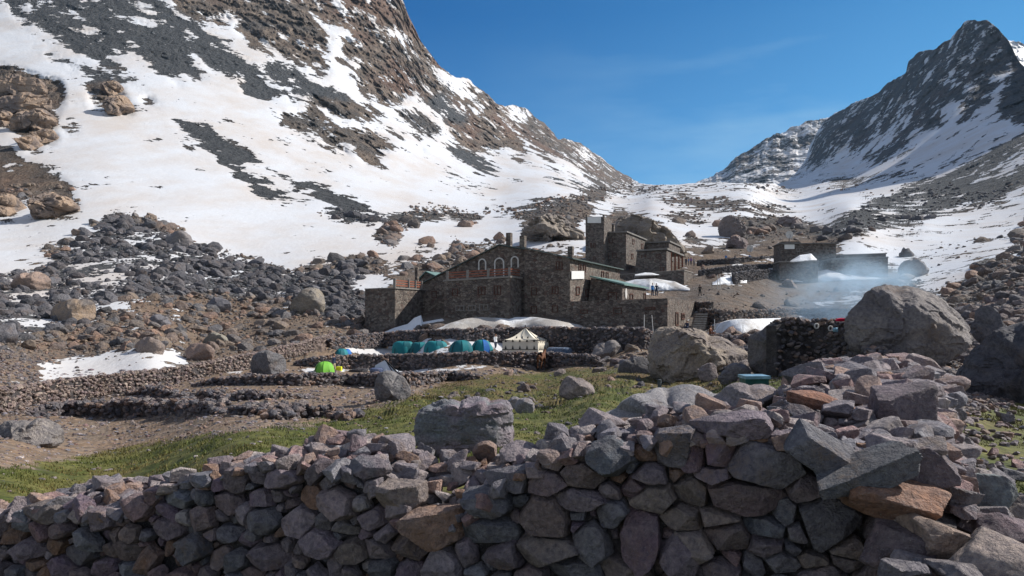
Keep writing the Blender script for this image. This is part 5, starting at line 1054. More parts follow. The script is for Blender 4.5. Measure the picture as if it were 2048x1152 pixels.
def person(px, py, d, label, top='navy', legs='grey cloth', pose='stand', turn=0.0, group=None, pack=None, h=1.72, hat=None):
    loc = P(px, py, d); root = empty('person', loc); k = h/1.72; ct, st__ = math.cos(turn), math.sin(turn)
    def T(p): return (k*(p[0]*ct-p[1]*st__), k*(p[0]*st__+p[1]*ct), k*p[2])
    if pose == 'sit':
        J = [(0,0,.28),(0,.03,.5),(0,.02,.78),(0,0,.9),(-.19,0,.76),(-.25,-.14,.5),(-.12,-.36,.42),(.19,0,.76),(.25,-.14,.5),(.12,-.36,.42),(-.1,0,.24),(-.16,-.42,.42),(-.14,-.5,.06),(-.15,-.62,.04),(.1,0,.24),(.16,-.42,.42),(.14,-.5,.06),(.15,-.62,.04)]
    else:
        w_ = .2 if pose == 'walk' else .0; aw = .18 if pose == 'walk' else .05
        J = [(0,0,.93),(0,.02,1.15),(0,0,1.42),(0,-.01,1.54),(-.2,0,1.40),(-.27,.02-aw,1.12),(-.25,-.10-aw,.88),(.2,0,1.40),(.27,.02+aw,1.12),(.25,-.10+aw,.88),(-.1,0,.88),(-.12,-w_*.6,.5),(-.13,-w_,.07),(-.14,-w_-.14,.03),(.1,0,.88),(.12,w_*.3,.5),(.13,w_,.07),(.14,w_-.14,.03)]
        if pose == 'hold':
            J[5] = (-.27,-.1,1.15); J[6] = (-.02,-.38,1.05); J[8] = (.27,-.1,1.15); J[9] = (.3,-.35,1.0)
    hz = J[3][2]; hy = J[3][1]
    E = [(0,1),(1,2),(2,3),(2,4),(4,5),(5,6),(2,7),(7,8),(8,9),(0,10),(10,11),(11,12),(12,13),(0,14),(14,15),(15,16),(16,17)]
    Rr = [(.15,.12),(.14,.11),(.15,.11),.055,.065,.05,.038,.065,.05,.038,.1,.075,.055,.05,.1,.075,.055,.05]
    body = figure('body', (0, 0, 0), [T(p) for p in J], E, [tuple(q*k for q in r) if isinstance(r, tuple) else r*k for r in Rr], M[top], root)
    # trousers colour on the lower faces of the same continuous body
    body.data.materials.append(M[legs]); body.data.materials.append(M['skin']); cut = (J[0][2]-.02)*k
    for f in body.data.polygons:
        z = f.center.z
        r_ = math.hypot(f.center.x, f.center.y)
        if z > (hz-.07)*k: f.material_index = 2
        elif z < cut and (pose == 'sit' or r_ < .235*k or z < .8*k): f.material_index = 1
    V, Fc = ICO[3]; hd = V*np.array([.078, .095, .118])*k; fr = (V[:, 1] < -.2); hd[:, 1] -= np.where((np.abs(V[:, 0]) < .2) & fr & (np.abs(V[:, 2]+.05) < .22), .022, 0)*k
    hd[:, 0] += np.where((np.abs(V[:, 0]) > .93) & (np.abs(V[:, 2]) < .2), np.sign(V[:, 0])*.018, 0); hd[:, 2] += (hz+.14)*k; hd[:, 1] += (hy-.01)*k
    hd = hd@np.array([[ct, st__, 0], [-st__, ct, 0], [0, 0, 1]]); np_mesh('head', hd+np.array(loc), Fc, M['skin'], root)
    hr = V[(V[:, 2] > -9)]*np.array([.088, .102, .125])*k; keep = [f for f in Fc.tolist() if (V[f, 2].mean() > .15 and V[f, 1].mean() > -.75+V[f, 2].mean()*0) or V[f, 1].mean() > .25]
    hr[:, 2] += (hz+.15)*k; hr[:, 1] += hy*k; hr = hr@np.array([[ct, st__, 0], [-st__, ct, 0], [0, 0, 1]]); np_mesh('hair' if not hat else 'hat', hr+np.array(loc), keep, M[hat or 'hair'], root)
    if pack:
        V2, F2 = rock_shape(3, 6, np.random.default_rng(2), 9, .1, 0); q = V2*np.array([.17, .12, .26])*k+np.array([0, .24, 1.2])*k; q = q@np.array([[ct, st__, 0], [-st__, ct, 0], [0, 0, 1]]); pkk = np_mesh('rucksack', q+np.array(loc), F2, M[pack], None, origin=(float(q[:, 0].mean()+loc[0]), float(q[:, 1].mean()+loc[1]), float(q[:, 2].min()+loc[2])))
        tag(pkk, 'rucksack on the back of the '+label, 'rucksack')
    return tag(root, label, 'person', group)
person(668, 747, 61, 'person in navy top and khaki trousers beside the bright green tent', 'navy', 'khaki', 'stand', 1.2)
person(607, 746, 61.5, 'person in red sitting on the ground left of the green tent', 'red cloth', 'navy', 'sit', .7)
person(991, 700, 77, 'person in a white shirt standing behind the stones left of the marquee', 'white cloth', 'navy', 'walk', .6, h=1.75)
person(1305, 592, 96, 'person in bright blue on the refuge terrace, left of a pair', 'bright blue', 'navy', 'stand', .4)
person(1313, 592, 96.5, 'person in dark clothes on the refuge terrace, right of a pair', 'navy', 'navy', 'stand', -.5)
person(1400, 592, 106, 'hiker in black walking on the path above the stone steps', 'black', 'black', 'walk', 2.6)
yard = [(1372,531,'navy','seated at the left of the crowd by the lodge porch','walk'),(1377,531,'bright blue','in blue within the crowd at the lodge porch','stand'),(1382,530,'purple top','in purple within the crowd at the lodge porch','stand'),(1388,531,'grey cloth','in grey at the right end of the crowd by the lodge porch','stand')]
for i, (x, y, c_, l_, po) in enumerate(yard): person(x, y, 152, 'person '+l_.replace('seated', 'standing'), c_, 'navy', po, i*1.3, 'people by the porch of the lodge')
person(1431, 534, 160, 'hiker standing apart at the left end of the upper terrace wall', 'navy', 'grey cloth', 'stand', .8)
for i, (x, c_, l_) in enumerate(((1452,'bright blue','in blue, leftmost of the hikers sitting on the upper terrace wall'),(1458,'navy','in navy, second of the hikers on the upper terrace wall'),(1470,'grey cloth','in grey, third of the hikers on the upper terrace wall'),(1494,'white cloth','in white, fourth of the hikers on the upper terrace wall'),(1499,'bright blue','in blue next to the hiker in white on the upper terrace wall'),(1515,'navy','in navy, second from the right on the upper terrace wall'),(1524,'grey cloth','in grey, rightmost of the hikers on the upper terrace wall'))):
    person(x, 523, 168, 'person '+l_, c_, 'grey cloth', 'sit' if i % 2 else 'stand', i*.9, 'hikers on the upper terrace wall', h=1.7)
bb = Bag(); a_ = np.array(P(678, 739.5, 60.6)); bb.box(a_+np.array([0, 0, .0]), (.24, .05, 0), (0, .2, 0), (0, 0, .28)); yc = bb.build('crate', M['yellow'], origin=tuple(a_-np.array([0, 0, .28])))
bpy.context.view_layer.objects.active = yc; bv_ = yc.modifiers.new('bevel', 'BEVEL'); bv_.width = .05; bv_.segments = 3
tag(yc, 'bright yellow crate held out by the person beside the green tent', 'crate')
def beast(name, px, py, d, hh, mat, label, cat, turn=0.0):
    loc = P(px, py, d); root = empty(name, loc); k = hh/1.35; ct, sn_ = math.cos(turn), math.sin(turn)
    J = [(0,.25,1.05),(0,-.1,1.0),(0,-.45,1.06),(0,-.66,1.25),(0,-.86,1.42),(0,-1.02,1.34),(0,-1.18,1.16),(0,.55,1.12),(0,.68,1.1),(0,.76,.85),(0,.78,.6),
         (-.15,-.45,.78),(-.15,-.44,.45),(-.15,-.46,.2),(-.15,-.49,.03),(.15,-.45,.78),(.15,-.44,.45),(.15,-.46,.2),(.15,-.49,.03),(-.16,.5,.82),(-.17,.42,.58),(-.16,.6,.36),(-.16,.56,.03),(.16,.5,.82),(.17,.42,.58),(.16,.6,.36),(.16,.56,.03),(-.07,-.86,1.58),(.07,-.86,1.58)]
    E = [(0,1),(1,2),(2,3),(3,4),(4,5),(5,6),(0,7),(7,8),(8,9),(9,10),(2,11),(11,12),(12,13),(13,14),(2,15),(15,16),(16,17),(17,18),(7,19),(19,20),(20,21),(21,22),(7,23),(23,24),(24,25),(25,26),(4,27),(4,28)]
    Rr = [.25,.24,.24,.14,.11,.1,.075,.22,.06,.045,.03,.1,.06,.045,.06,.1,.06,.045,.06,.13,.08,.05,.06,.13,.08,.05,.06,.03,.03]
    figure('body', (0, 0, 0), [(k*(p[0]*ct-p[1]*sn_), k*(p[0]*sn_+p[1]*ct), k*p[2]) for p in J], E, [r*k for r in Rr], mat, root)
    return tag(root, label, cat)
matc('bay', (.11, .045, .02)); beast('mule', 1083, 737, 63, 1.5, M['bay'], 'brown mule standing before the second terrace wall below the marquee', 'mule', math.pi-.35)
matc('brown jacket', (.13, .045, .02)); person(1421, 675, 63, 'person in brown jacket and dark cap sitting behind the huge tan boulder', 'brown jacket', 'black', 'sit', .9, hat='black'); person(1374, 660, 80, 'person in navy sitting at the foot of the stone steps', 'navy', 'black', 'sit', -.6)
# ================================================================ small things
def pole_(px, top, bot, d, label, lean=0, r=.05):
    b = Bag(); a_ = np.array(P(px, bot, d)); c_ = np.array(P(px+lean, top, d)); b.bar(a_-np.array([0, 0, .2]), c_, r, n=7, r2=r*.75); return tag(b.build('wooden_pole', M['whitecap'], origin=tuple(a_)), label, 'pole')
pole_(1288, 629, 676, 70, 'left pale pole before the refuge terrace wall', .5); pole_(1307, 630, 672, 70, 'right pale pole before the refuge terrace wall, leaning left', -3.5); pole_(1429, 638, 664, 72, 'pale pole at the left end of the lower snow strip'); pole_(1486, 650, 673, 66, 'thin pole standing in the lower snow strip', 0, .035); pole_(1435, 549, 580, 118, 'left post of a pair beside the upper path', 0, .07); pole_(1440, 549, 580, 118, 'right post of a pair beside the upper path', 0, .07)
# water trough
tr = empty('trough', P(1514, 772, 16)); c = np.array(P(1514, 763, 16)); b = Bag(); w_, hgt = 26/F*16, 20/F*16
b.box(c+np.array([0, .2, -.03]), (w_*.93, .03, 0), (0, .22, 0), (0, 0, hgt/2-.03)); M['trough'] = plain('green_metal', (.02, .09, .09), .4, .3, .3, 6); M['tin'] = plain('pale_blue_tin', (.22, .38, .48), .35, .4, .3, 5)
b.build('tank', M['trough'], tr); b = Bag(); b.box(c+np.array([0, .2, hgt/2-.02]), (w_, .03, 0), (0, .28, 0), (0, 0, .035)); b.build('lid', M['tin'], tr); tag(tr, 'green metal trough with a pale blue lid standing on the turf', 'trough')
b = Bag(); a_ = np.array(P(1319, 778, 24)); b.bar(a_, a_+np.array([0, 0, .33]), .07, col=(.06, .08, .09), n=10); hyd = empty('standpipe', tuple(a_)); b.build('post', M['boulder'], hyd); b = Bag(); pr = None
for k in range(9):
    q = a_+np.array([.05+.16*(1-math.cos(k/8*math.pi)), 0, .12+.14*math.sin(k/8*math.pi)])
    if pr is not None: b.bar(pr, q, .025)
    pr = q
b.build('hose', M['black'], hyd); tag(hyd, 'short standpipe with a looped hose in the grass', 'standpipe')
def rag_(name, px, py, d, s, mat, label, cat):
    V, Fc = rock_shape(4, 8, np.random.default_rng(int(px)), 7, .3, .12); b = Bag(); b.add(V*np.array(s)+np.array(P(px, py, d)), Fc); return tag(b.build(name, M[mat], smooth=True, origin=tuple(P(px, py, d)-Vector((0, 0, s[2])))), label, cat)
rag_('cloth_bundle', 1633, 733, 19.5, (.22, .12, .075), 'purple', 'crumpled purple cloth at the foot of the stone enclosure', 'cloth'); rag_('jacket', 1680, 640, 21.8, (.14, .12, .06), 'crimson', 'crimson jacket left on top of the stone enclosure wall', 'jacket')
rag_('plastic_bag', 1672, 660, 21.6, (.07, .05, .08), 'tin', 'pale blue bag hanging on the stone enclosure beside a ring', 'bag')
for px, py, l_ in ((1633, 652, 'left of two pale rings hanging on the stone enclosure wall'), (1661, 657, 'right of two pale rings hanging on the stone enclosure wall')):
    bm = bmesh.new(); b = Bag(); pr = None; c = np.array(P(px, py, 22.15))
    for k in range(17):
        q = c+np.array([.062*math.cos(k/16*2*math.pi), 0, .078*math.sin(k/16*2*math.pi)])
        if pr is not None: b.bar(pr, q, .024)
        pr = q
    bm.free(); tag(b.build('ring', M['whitecap'], smooth=True, origin=tuple(c-np.array([0, 0, .1]))), l_, 'ring')
# ================================================================ smoke drifting from a fire behind the giant boulder
bm = bmesh.new(); bmesh.ops.create_icosphere(bm, subdivisions=3, radius=1); me = bpy.data.meshes.new('smoke'); bm.to_mesh(me); bm.free()
sm = bpy.data.objects.new('smoke', me); COL.objects.link(sm); sm.location = P(1680, 588, 60); sm.scale = (9.6, 4.0, 4.6); sm.rotation_euler = (0, math.radians(-10), 0); tag(sm, 'thin blue smoke drifting left from behind the giant boulder', 'smoke', kind='stuff')
m = bpy.data.materials.new('smoke'); m.use_nodes = True; nt = m.node_tree; nt.nodes.clear(); g = NT(nt); out = g.n('ShaderNodeOutputMaterial'); pv = g.n('ShaderNodeVolumePrincipled'); g.l(pv.outputs[0], out.inputs['Volume'])
pv.inputs['Color'].default_value = (.62, .82, 1, 1); pv.inputs['Anisotropy'].default_value = .2
oc = g.obj(); ln = g.n('ShaderNodeVectorMath', operation='LENGTH'); g.l(oc, ln.inputs[0]); fall = g.mr(ln.outputs['Value'], .1, .98, 1, 0, smooth=True)
sx = g.n('ShaderNodeSeparateXYZ'); g.l(oc, sx.inputs[0]); rt = g.mr(sx.outputs['X'], -.9, .8, .12, 1.0)
nz = g.noise(oc, 2.6, 6, .65); dn_ = g.math('MULTIPLY', g.math('MULTIPLY', fall, rt), g.mr(nz, .42, .62, .04, 1.0)); g.l(g.math('MULTIPLY', dn_, 1.0), pv.inputs['Density']); me.materials.append(m)
# ================================================================ the drystone wall in the foreground
PALW = [tuple(np.array(q)*1.25) for q in [(.085,.085,.10),(.105,.09,.10),(.075,.08,.092),(.13,.10,.095),(.135,.108,.118),(.11,.085,.088),(.15,.105,.085),(.15,.09,.088),(.07,.075,.085),(.11,.12,.135),(.17,.155,.15),(.14,.12,.13)]]
ORANGE = (.22, .13, .08); PURP = (.13, .085, .10); RED = (.19, .085, .075); SPK = (.12, .12, .125)
A0 = np.array([-6.6, 5.95]); A1 = np.array([1.93, 3.05]); LW = np.linalg.norm(A1-A0); uw = (A1-A0)/LW; nw = np.array([uw[1], -uw[0]])   # nw points to the viewer
def wpt(px, py):                   # photo pixel -> (u, z) on the wall's front plane
    r = np.array([(px-1024)/F, 1.0]); Am = np.array([[r[0], -uw[0]], [r[1], -uw[1]]]); k, t = np.linalg.solve(Am, A0); return np.array([t, (YH-py)/F*k])
def w3(u, z, n=0.0):
    u = np.asarray(u, float); return np.stack([A0[0]+u*uw[0]+n*nw[0], A0[1]+u*uw[1]+n*nw[1], z+0*u], -1)
TOP = [(-190,1030),(0,1005),(60,985),(130,975),(250,985),(300,950),(370,925),(430,925),(480,905),(560,885),(640,890),(700,900),(760,925),(800,985),(850,1000),(900,1000),(950,985),(990,940),(1050,905),(1100,880),(1180,855),(1250,850),(1300,835),(1400,850),(1480,850),(1560,865),(1620,880),(1700,900),(1780,905),(1850,900),(1900,905)]
tp = np.array([wpt(x_, y_+np.interp(x_, [0, 700, 1000, 1150, 1550, 1750, 1900], [28, 42, 34, 30, 26, 12, 0])) for x_, y_ in TOP]); ztop = lambda u: np.interp(u, tp[:, 0], tp[:, 1])
AN = 1.28
HERO = [(1014,959,38,24,0),(1094,968,42,24,4),(1156,952,36,24,5),(1218,915,42,28,8),(1150,1000,48,22,1),(1085,1038,42,40,5),(972,1008,36,32,0),(972,1066,64,26,9),(868,1046,50,40,3),(1094,1100,62,30,2),(1178,1088,34,32,6),(1278,1075,44,54,7),(1150,1140,60,22,0),
        (1004,1112,32,22,1),(790,992,40,34,2),(730,940,36,28,0),(745,1040,34,26,1),(818,1095,34,30,5),(1295,955,32,20,1),(1300,1000,46,32,2),(1370,1040,44,24,2),(1368,1115,44,42,1),(1352,900,44,34,0),(1220,1032,30,26,0),(1270,980,24,20,7),
        (1522,935,74,42,0),(1380,905,32,34,7),(1437,906,31,30,7),(1486,1000,80,38,4),(1385,990,38,28,2),(1430,950,30,16,1),(1460,855,60,28,1),(1614,982,36,26,1),(1655,1052,66,60,0),(1796,1078,62,44,1),(1788,1010,70,32,3),(1537,1062,42,20,8),(1456,1076,38,25,5),(1382,1098,40,30,2),
        (1430,1040,42,18,2),(1533,1100,34,22,1),(1558,1125,34,20,0),(1700,1100,28,24,2),(1594,1067,24,15,6),(1572,1032,22,22,9),(1510,1138,24,22,0),(1430,1138,42,18,1),(1628,1124,28,16,2),(1696,1128,28,16,5),(1600,880,40,20,1),(1700,985,34,20,2),
        (530,1118,50,38,1),(528,1040,30,34,0),(286,905,1,1,0),(1240,1145,50,20,2),(640,1090,40,30,1),(560,960,34,26,1),(620,1000,28,30,3),(700,1110,36,30,2),(450,1010,30,34,1),(400,960,34,24,0),(330,1060,34,30,1),(250,1100,40,28,5),(150,1110,36,30,0),(60,1100,34,26,1),(90,1030,44,24,2),(200,1040,30,26,1)]
rng = np.random.default_rng(42); S_ = []            # seeds: u, z, half width, half height, slant, colour
for px, py, hw, hh, c in HERO:
    if hw < 5: continue
    if px < 760: hw, hh = hw*.72, hh*.72
    a = wpt(px, py); b = wpt(px+hw, py); e = wpt(px, py-hh); S_.append([a[0], a[1], (b[0]-a[0])*1.04, (e[1]-a[1])*1.04, rng.normal(0, .07), c])
def erad(a, b, phi, th): return a*b/np.sqrt((b*np.cos(th-phi))**2+(a*np.sin(th-phi))**2)
def try_add(r, n, k=.95):
    arr = np.array([q[:5] for q in S_])
    for _ in range(n):
        u = rng.uniform(0, LW); zt = ztop(u); z = rng.uniform(-2.35, zt-.02); asp = rng.uniform(1.0, 1.5) if r < .045 else rng.uniform(1.05, 1.9); rr = r*rng.uniform(.85, 1.15)
        a_ = rr*math.sqrt(asp); b_ = rr/math.sqrt(asp); phi = rng.normal(0, .3) if rng.random() < .85 else rng.uniform(-1.5, 1.5)
        if z > zt-b_*.7: z = zt-b_*.7
        dx = arr[:, 0]-u; dz = arr[:, 1]-z; dd_ = np.hypot(dx, dz); th = np.arctan2(dz, dx)
        if (dd_ > (erad(arr[:, 2], arr[:, 3], arr[:, 4], th)+erad(a_, b_, phi, th))*k).all():
            S_.append([u, z, a_, b_, phi, -1]); arr = np.vstack([arr, [u, z, a_, b_, phi]])
for r, n in ((.10, 90), (.085, 240), (.072, 600), (.062, 1200), (.052, 2400), (.043, 3600), (.036, 4500), (.027, 4000)): try_add(r, n, .95 if r > .03 else .9)
S_ = [q for q in S_ if q[1] > -2.3]; SS = np.array([q[:5] for q in S_])

def pcol(i, rng):
    if i == 3: return ORANGE
    if i == 4: return (.13, .095, .095)
    if i == 5: return (.125, .095, .085)
    if i == 6: return RED if rng.random() < .5 else SPK
    if i == 7: return PURP
    if i == 8: return (.09, .105, .12)
    if i == 9: return (.10, .105, .115)
    if i == 0: return np.array((.125, .125, .138))*rng.uniform(.75, 1.35)
    if i == 1: return np.array((.165, .135, .15))*rng.uniform(.75, 1.3)
    if i == 2: return np.array((.165, .135, .115))*rng.uniform(.8, 1.3)
    c = np.array(PALW[rng.integers(len(PALW))]); c = (c*.85+c.mean()*.15)*rng.uniform(.8, 1.4)
    q_ = rng.random()
    if q_ < .06: c = np.array(ORANGE)*.8
    elif q_ < .2: c = np.array((.17, .115, .11))*rng.uniform(.8, 1.1)
    elif q_ < .3: c = np.array((.15, .11, .14))
    return c
def cellstone(i, sub, rng):
    p = SS[i]; d2 = SS[:, :2]-p[:2]; Ds = np.hypot(d2[:, 0], d2[:, 1]); nb = np.where((Ds > 1e-6) & (Ds < p[2]+.42))[0]; sc = math.sqrt(p[2]*p[3])
    gap = .005+rng.uniform(0, .006); N = []; T = []
    def ell_plane(th, t, tl):      # plane touching the stone's own oval, seen in direction th
        ph = p[4]; c_, s_ = math.cos(th-ph), math.sin(th-ph); nx, ny = c_/p[2]**2, s_/p[3]**2; l = math.hypot(nx, ny); nx /= l; ny /= l
        N.append((nx*math.cos(ph)-ny*math.sin(ph), nx*math.sin(ph)+ny*math.cos(ph), tl)); T.append(t*(nx*c_+ny*s_))
    for j in nb:
        th = math.atan2(d2[j, 1], d2[j, 0]); ri = float(erad(p[2], p[3], p[4], th)); rj = float(erad(SS[j, 2], SS[j, 3], SS[j, 4], th)); t = Ds[j]*ri/(ri+rj)
        if t > ri*1.9: continue
        ell_plane(th+rng.normal(0, .06), max(t-gap, ri*.6), rng.uniform(.0, .3))
    for th in rng.uniform(0, 6.28, 2): ell_plane(th, float(erad(p[2], p[3], p[4], th))*rng.uniform(.95, 1.15), rng.uniform(.1, .4))
    for th in np.arange(8)*math.pi/4+rng.uniform(0, .7): ell_plane(th, float(erad(p[2], p[3], p[4], th))*1.32, .1)
    # limit towards the open top
    zt = ztop(p[0]); N.append((rng.uniform(-.25, .25), 1, rng.uniform(.1, .4))); T.append(max(min(zt-p[1]+.02, p[3]*1.25), p[3]*.6))
    dep = min(max(sc*.8, .045), .12)
    for k in range(rng.integers(3, 6)):
        a = rng.uniform(0, 6.28); tt_ = rng.uniform(.08, .95); N.append((math.cos(a)*tt_, math.sin(a)*tt_, 1)); T.append(dep*rng.uniform(.6, 1.05))
    N.append((0, 0, -1)); T.append(dep)
    N = np.array(N, float); ln = np.linalg.norm(N, axis=1); N /= ln[:, None]; T = np.array(T)
    D_, Fc = ICO[sub]; r = rock_radial(D_, N, T, 110); V = D_*r[:, None]
    n = ridged(V/sc*1.1+i*3.1, 4, i % 50, .55)*.035+fbm(V/sc*4+i, 3, i % 40)*.03+vnoise(np.floor(V/sc*2.2+i*.37)*5.5, i % 30)*.018
    V = V*(1+n)[:, None]
    off = rng.uniform(-.045, .04)-.02-(.045 if sc < .04 else 0)
    u = p[0]+V[:, 0]; z = p[1]+V[:, 1]; W = w3(u, z)+np.outer(V[:, 2]+off, [nw[0], nw[1], 0])
    c = np.array(pcol(S_[i][5], rng)); c2 = c*rng.uniform(.6, .9)+np.array(PALW[rng.integers(len(PALW))])*rng.uniform(.1, .4); cc_ = tintmix(V/sc, c*1.05, c2, i % 60, .9)
    return W, Fc, cc_
WR = empty('drystone_wall', (float(A0[0]+uw[0]*LW/2), float(A0[1]+uw[1]*LW/2), -1.9))
area = np.sqrt(SS[:, 2]*SS[:, 3])*F/np.maximum(w3(SS[:, 0], SS[:, 1])[:, 1], .1); pxx = 1024+w3(SS[:, 0], SS[:, 1])[:, 0]/w3(SS[:, 0], SS[:, 1])[:, 1]*F; pyy = YH-SS[:, 1]/w3(SS[:, 0], SS[:, 1])[:, 1]*F
vis = (pxx > -30) & (pyy < 1185); order = np.argsort(-np.where(vis, area, 0)); first = set(order[:86].tolist()); rest = Bag()
for i in range(len(SS)):
    if i in first:
        W, Fc, cc_ = cellstone(i, 5, np.random.default_rng(1000+i)); o = np_mesh('stone', W, Fc, M['stone'], WR, cols=cc_, sharp=24)
        if S_[i][5] == 3: o['label'] = 'orange brown stone'
        elif S_[i][5] == 7: o['label'] = 'purple stone'
    else:
        W, Fc, cc_ = cellstone(i, (5 if area[i] > 26 else 4) if (area[i] > 7 and vis[i]) else 3, np.random.default_rng(1000+i)); rest.add(W, Fc, cc_)
# dark core behind the face
us = np.linspace(0, LW, 120); zt = ztop(us)
V = np.concatenate([w3(us, np.full(120, -2.4), -.09), w3(us, zt-.10, -.09), w3(us, zt-.06, -.62), w3(us, np.full(120, -2.4), -.66)])
core = Bag(); core.add(V, [(k*120+i, k*120+i+1, (k+1)*120+i+1, (k+1)*120+i) for k in range(3) for i in range(119)], (.03, .027, .026)); core.build('rubble_core', M['stone'], WR)
# ---- loose stones lying on the crest: dart thrown in plan, facing every way
T5 = [rock_shape(5, 8, np.random.default_rng(300+k), 130, .4, .04, seed=k) for k in range(22)]; T3 = [rock_shape(3, 8, np.random.default_rng(450+k), 90, .4, .03, seed=k) for k in range(22)]; T4 = [rock_shape(4, 8, np.random.default_rng(400+k), 110, .4, .035, seed=k) for k in range(22)]
PALT = [(.17,.15,.155),(.20,.17,.17),(.15,.135,.14),(.13,.125,.135),(.22,.19,.18),(.12,.115,.13),(.17,.13,.12),(.24,.16,.12),(.19,.12,.11),(.15,.15,.16),(.26,.23,.21),(.14,.105,.11)]
PALT = [tuple(np.array(q)*1.5) for q in PALT]
def lay(surface, urange, wrange, radii, rng, k=.8, lift=.35, cols=PALT, flat=.72, tilt=.45, mxp=29):
    """surface(u,w)->3d point; returns list of (centre, r)"""
    pts = []; out = []
    for r, n in radii:
        for _ in range(n):
            u = rng.uniform(*urange); w_ = rng.uniform(*wrange); rr = r*rng.uniform(.8, 1.2)
            p = surface(u, w_); rr = min(rr, mxp*p[1]/F*rng.uniform(.7, 1.1)) if p is not None else rr
            if p is None: continue
            if pts:
                a = np.array(pts); 
                if (np.linalg.norm(a[:, :3]-p, axis=1) < (a[:, 3]+rr)*k).any(): continue
            pts.append([*p, rr]); out.append((p+np.array([0, 0, rr*lift]), rr))
    return out
def stone_at(c, rr, rng, big=False, col=None, sh=None, rot=None):
    pz = rr*F/max(c[1], .1); V, Fc = (T5 if big else T4 if pz > 8 else T3)[rng.integers(22)]; sh = sh if sh is not None else np.array([rng.uniform(.9, 1.55), rng.uniform(.75, 1.1), rng.uniform(.5, .85)])
    R = rotm(*rng.normal(0, .28, 2), rng.uniform(0, 6.28)) if rot is None else rotm(*rot)
    W = (V*sh*rr)@R.T+np.array(c); col = np.array(col if col is not None else PALT[rng.integers(len(PALT))])*rng.uniform(.8, 1.12)
    if rng.random() < .09 and not big: col = np.array(ORANGE)*1.15
    c2 = col*.55+np.array(PALT[rng.integers(len(PALT))])*.3; return W, Fc, tintmix(V, col, c2, int(rng.integers(60)), 1.1)
rng = np.random.default_rng(77)
def crest(u, w_):                  # u along the wall, w from the front edge backwards
    pxq = 1024+(A0[0]+u*uw[0])/(A0[1]+u*uw[1])*F
    notch = math.exp(-((pxq-880)/95)**2)
    z = float(ztop(u))-.035+ .22*notch*min(1, w_/.5)+.03*math.sin(w_*6+u*3)+.05*vnoise(np.array([[u*2.1, w_*2, 3]]), 4)[0]
    q = w3(u, 0, -w_); return np.array([q[0], q[1], z])
cr = lay(crest, (0, LW-.05), (.0, .62), ((.10, 60), (.075, 300), (.055, 1300), (.04, 3800), (.028, 4500)), rng, .76, .3, mxp=25)
cr2 = lay(lambda u, w_: crest(u, w_)+np.array([0, 0, .06]), (0, LW-.05), (.12, .55), ((.09, 30), (.065, 90), (.045, 160)), rng, 1.0, .25, mxp=26)
allc = sorted(cr+cr2, key=lambda q: -q[1]*F/q[0][1]); nb_ = 0
for c, rr in allc:
    big = rr*F/c[1] > 20; W, Fc, cc_ = stone_at(c, rr, rng, big, cols if False else None)
    if nb_ < 13 and c[0] > -4.2: np_mesh('stone', W, Fc, M['stone'], WR, cols=cc_, sharp=24); nb_ += 1
    else: rest.add(W, Fc, cc_)

o = rest.build('small_stones', M['stone'], WR, smooth=True, sharp=24); tag(o, kind='stuff')
tag(WR, 'long drystone wall of grey and purple stones across the whole foreground', 'wall')
# ================================================================ the wing of the wall running away from the corner
CL = np.array([(1.62,3.2),(2.12,4.1),(2.45,4.8),(3.05,6.0),(3.9,7.6),(5.0,9.4),(6.0,11.2),(6.9,13.0)]); HWD = np.array([.42,.46,.50,.62,.78,.85,.85,.85])
seg = np.concatenate([[0], np.cumsum(np.linalg.norm(np.diff(CL, axis=0), axis=1))]); LWG = seg[-1]
ZW = np.array([-.82,-.76,-.76,-.78,-.82,-.88,-.94,-1.0])
def wing(s, w_, z=None):           # w_ -1 left edge .. 1 right edge
    x = np.interp(s, seg, CL[:, 0]); y = np.interp(s, seg, CL[:, 1]); e = .05; tx = np.interp(min(s+e, LWG), seg, CL[:, 0])-np.interp(max(s-e, 0), seg, CL[:, 0]); ty = np.interp(min(s+e, LWG), seg, CL[:, 1])-np.interp(max(s-e, 0), seg, CL[:, 1]); l = math.hypot(tx, ty)
    h = np.interp(s, seg, HWD); nx, ny = ty/l, -tx/l; return np.array([x+nx*h*w_, y+ny*h*w_, 0])
def wing_top(s, w_):
    p = wing(s, w_); p[2] = np.interp(s, seg, ZW)+.06*(1-w_*w_)+.07*vnoise(np.array([[s*1.7, w_*1.5, 8]]), 3)[0]-.05; return p
WG = empty('drystone_wall', (3.2, 6.0, -1.5)); core = Bag(); n = 60; ss = np.linspace(0, LWG, n)
rows = [[wing(s, w_)*np.array([1, 1, 0])+np.array([0, 0, z if z is not None else wing_top(s, w_)[2]-.06]) for s in ss] for w_, z in ((-1.08, -2.6), (-.93, None), (0, None), (.93, None), (1.05, -2.6))]
V = np.array(rows).reshape(-1, 3); core.add(V, [(k*n+i, k*n+i+1, (k+1)*n+i+1, (k+1)*n+i) for k in range(4) for i in range(n-1)], (.035, .03, .028))
core.build('rubble_core', M['stone'], WG); rest = Bag(); rng = np.random.default_rng(99)
tops = lay(wing_top, (.1, LWG), (-1, 1), ((.17, 50), (.12, 200), (.09, 800), (.065, 2600), (.05, 5000), (.034, 3500)), rng, .74, .28)
tops += lay(lambda s, w_: wing_top(s, w_)+np.array([0, 0, .11]), (.5, LWG), (-.8, .8), ((.17, 30), (.12, 60), (.08, 120)), rng, 1.0, .22)
def flank(sgn_, zb):
    def f(s, t):
        p = wing(s, sgn_); zt_ = wing_top(s, sgn_*.95)[2]; p[2] = zt_-t*(zt_-zb); return p
    return f
sideR = lay(flank(1.0, -1.7), (.1, LWG), (0, 1), ((.13, 160), (.095, 700), (.065, 2600), (.045, 4000)), rng, .74, 0)
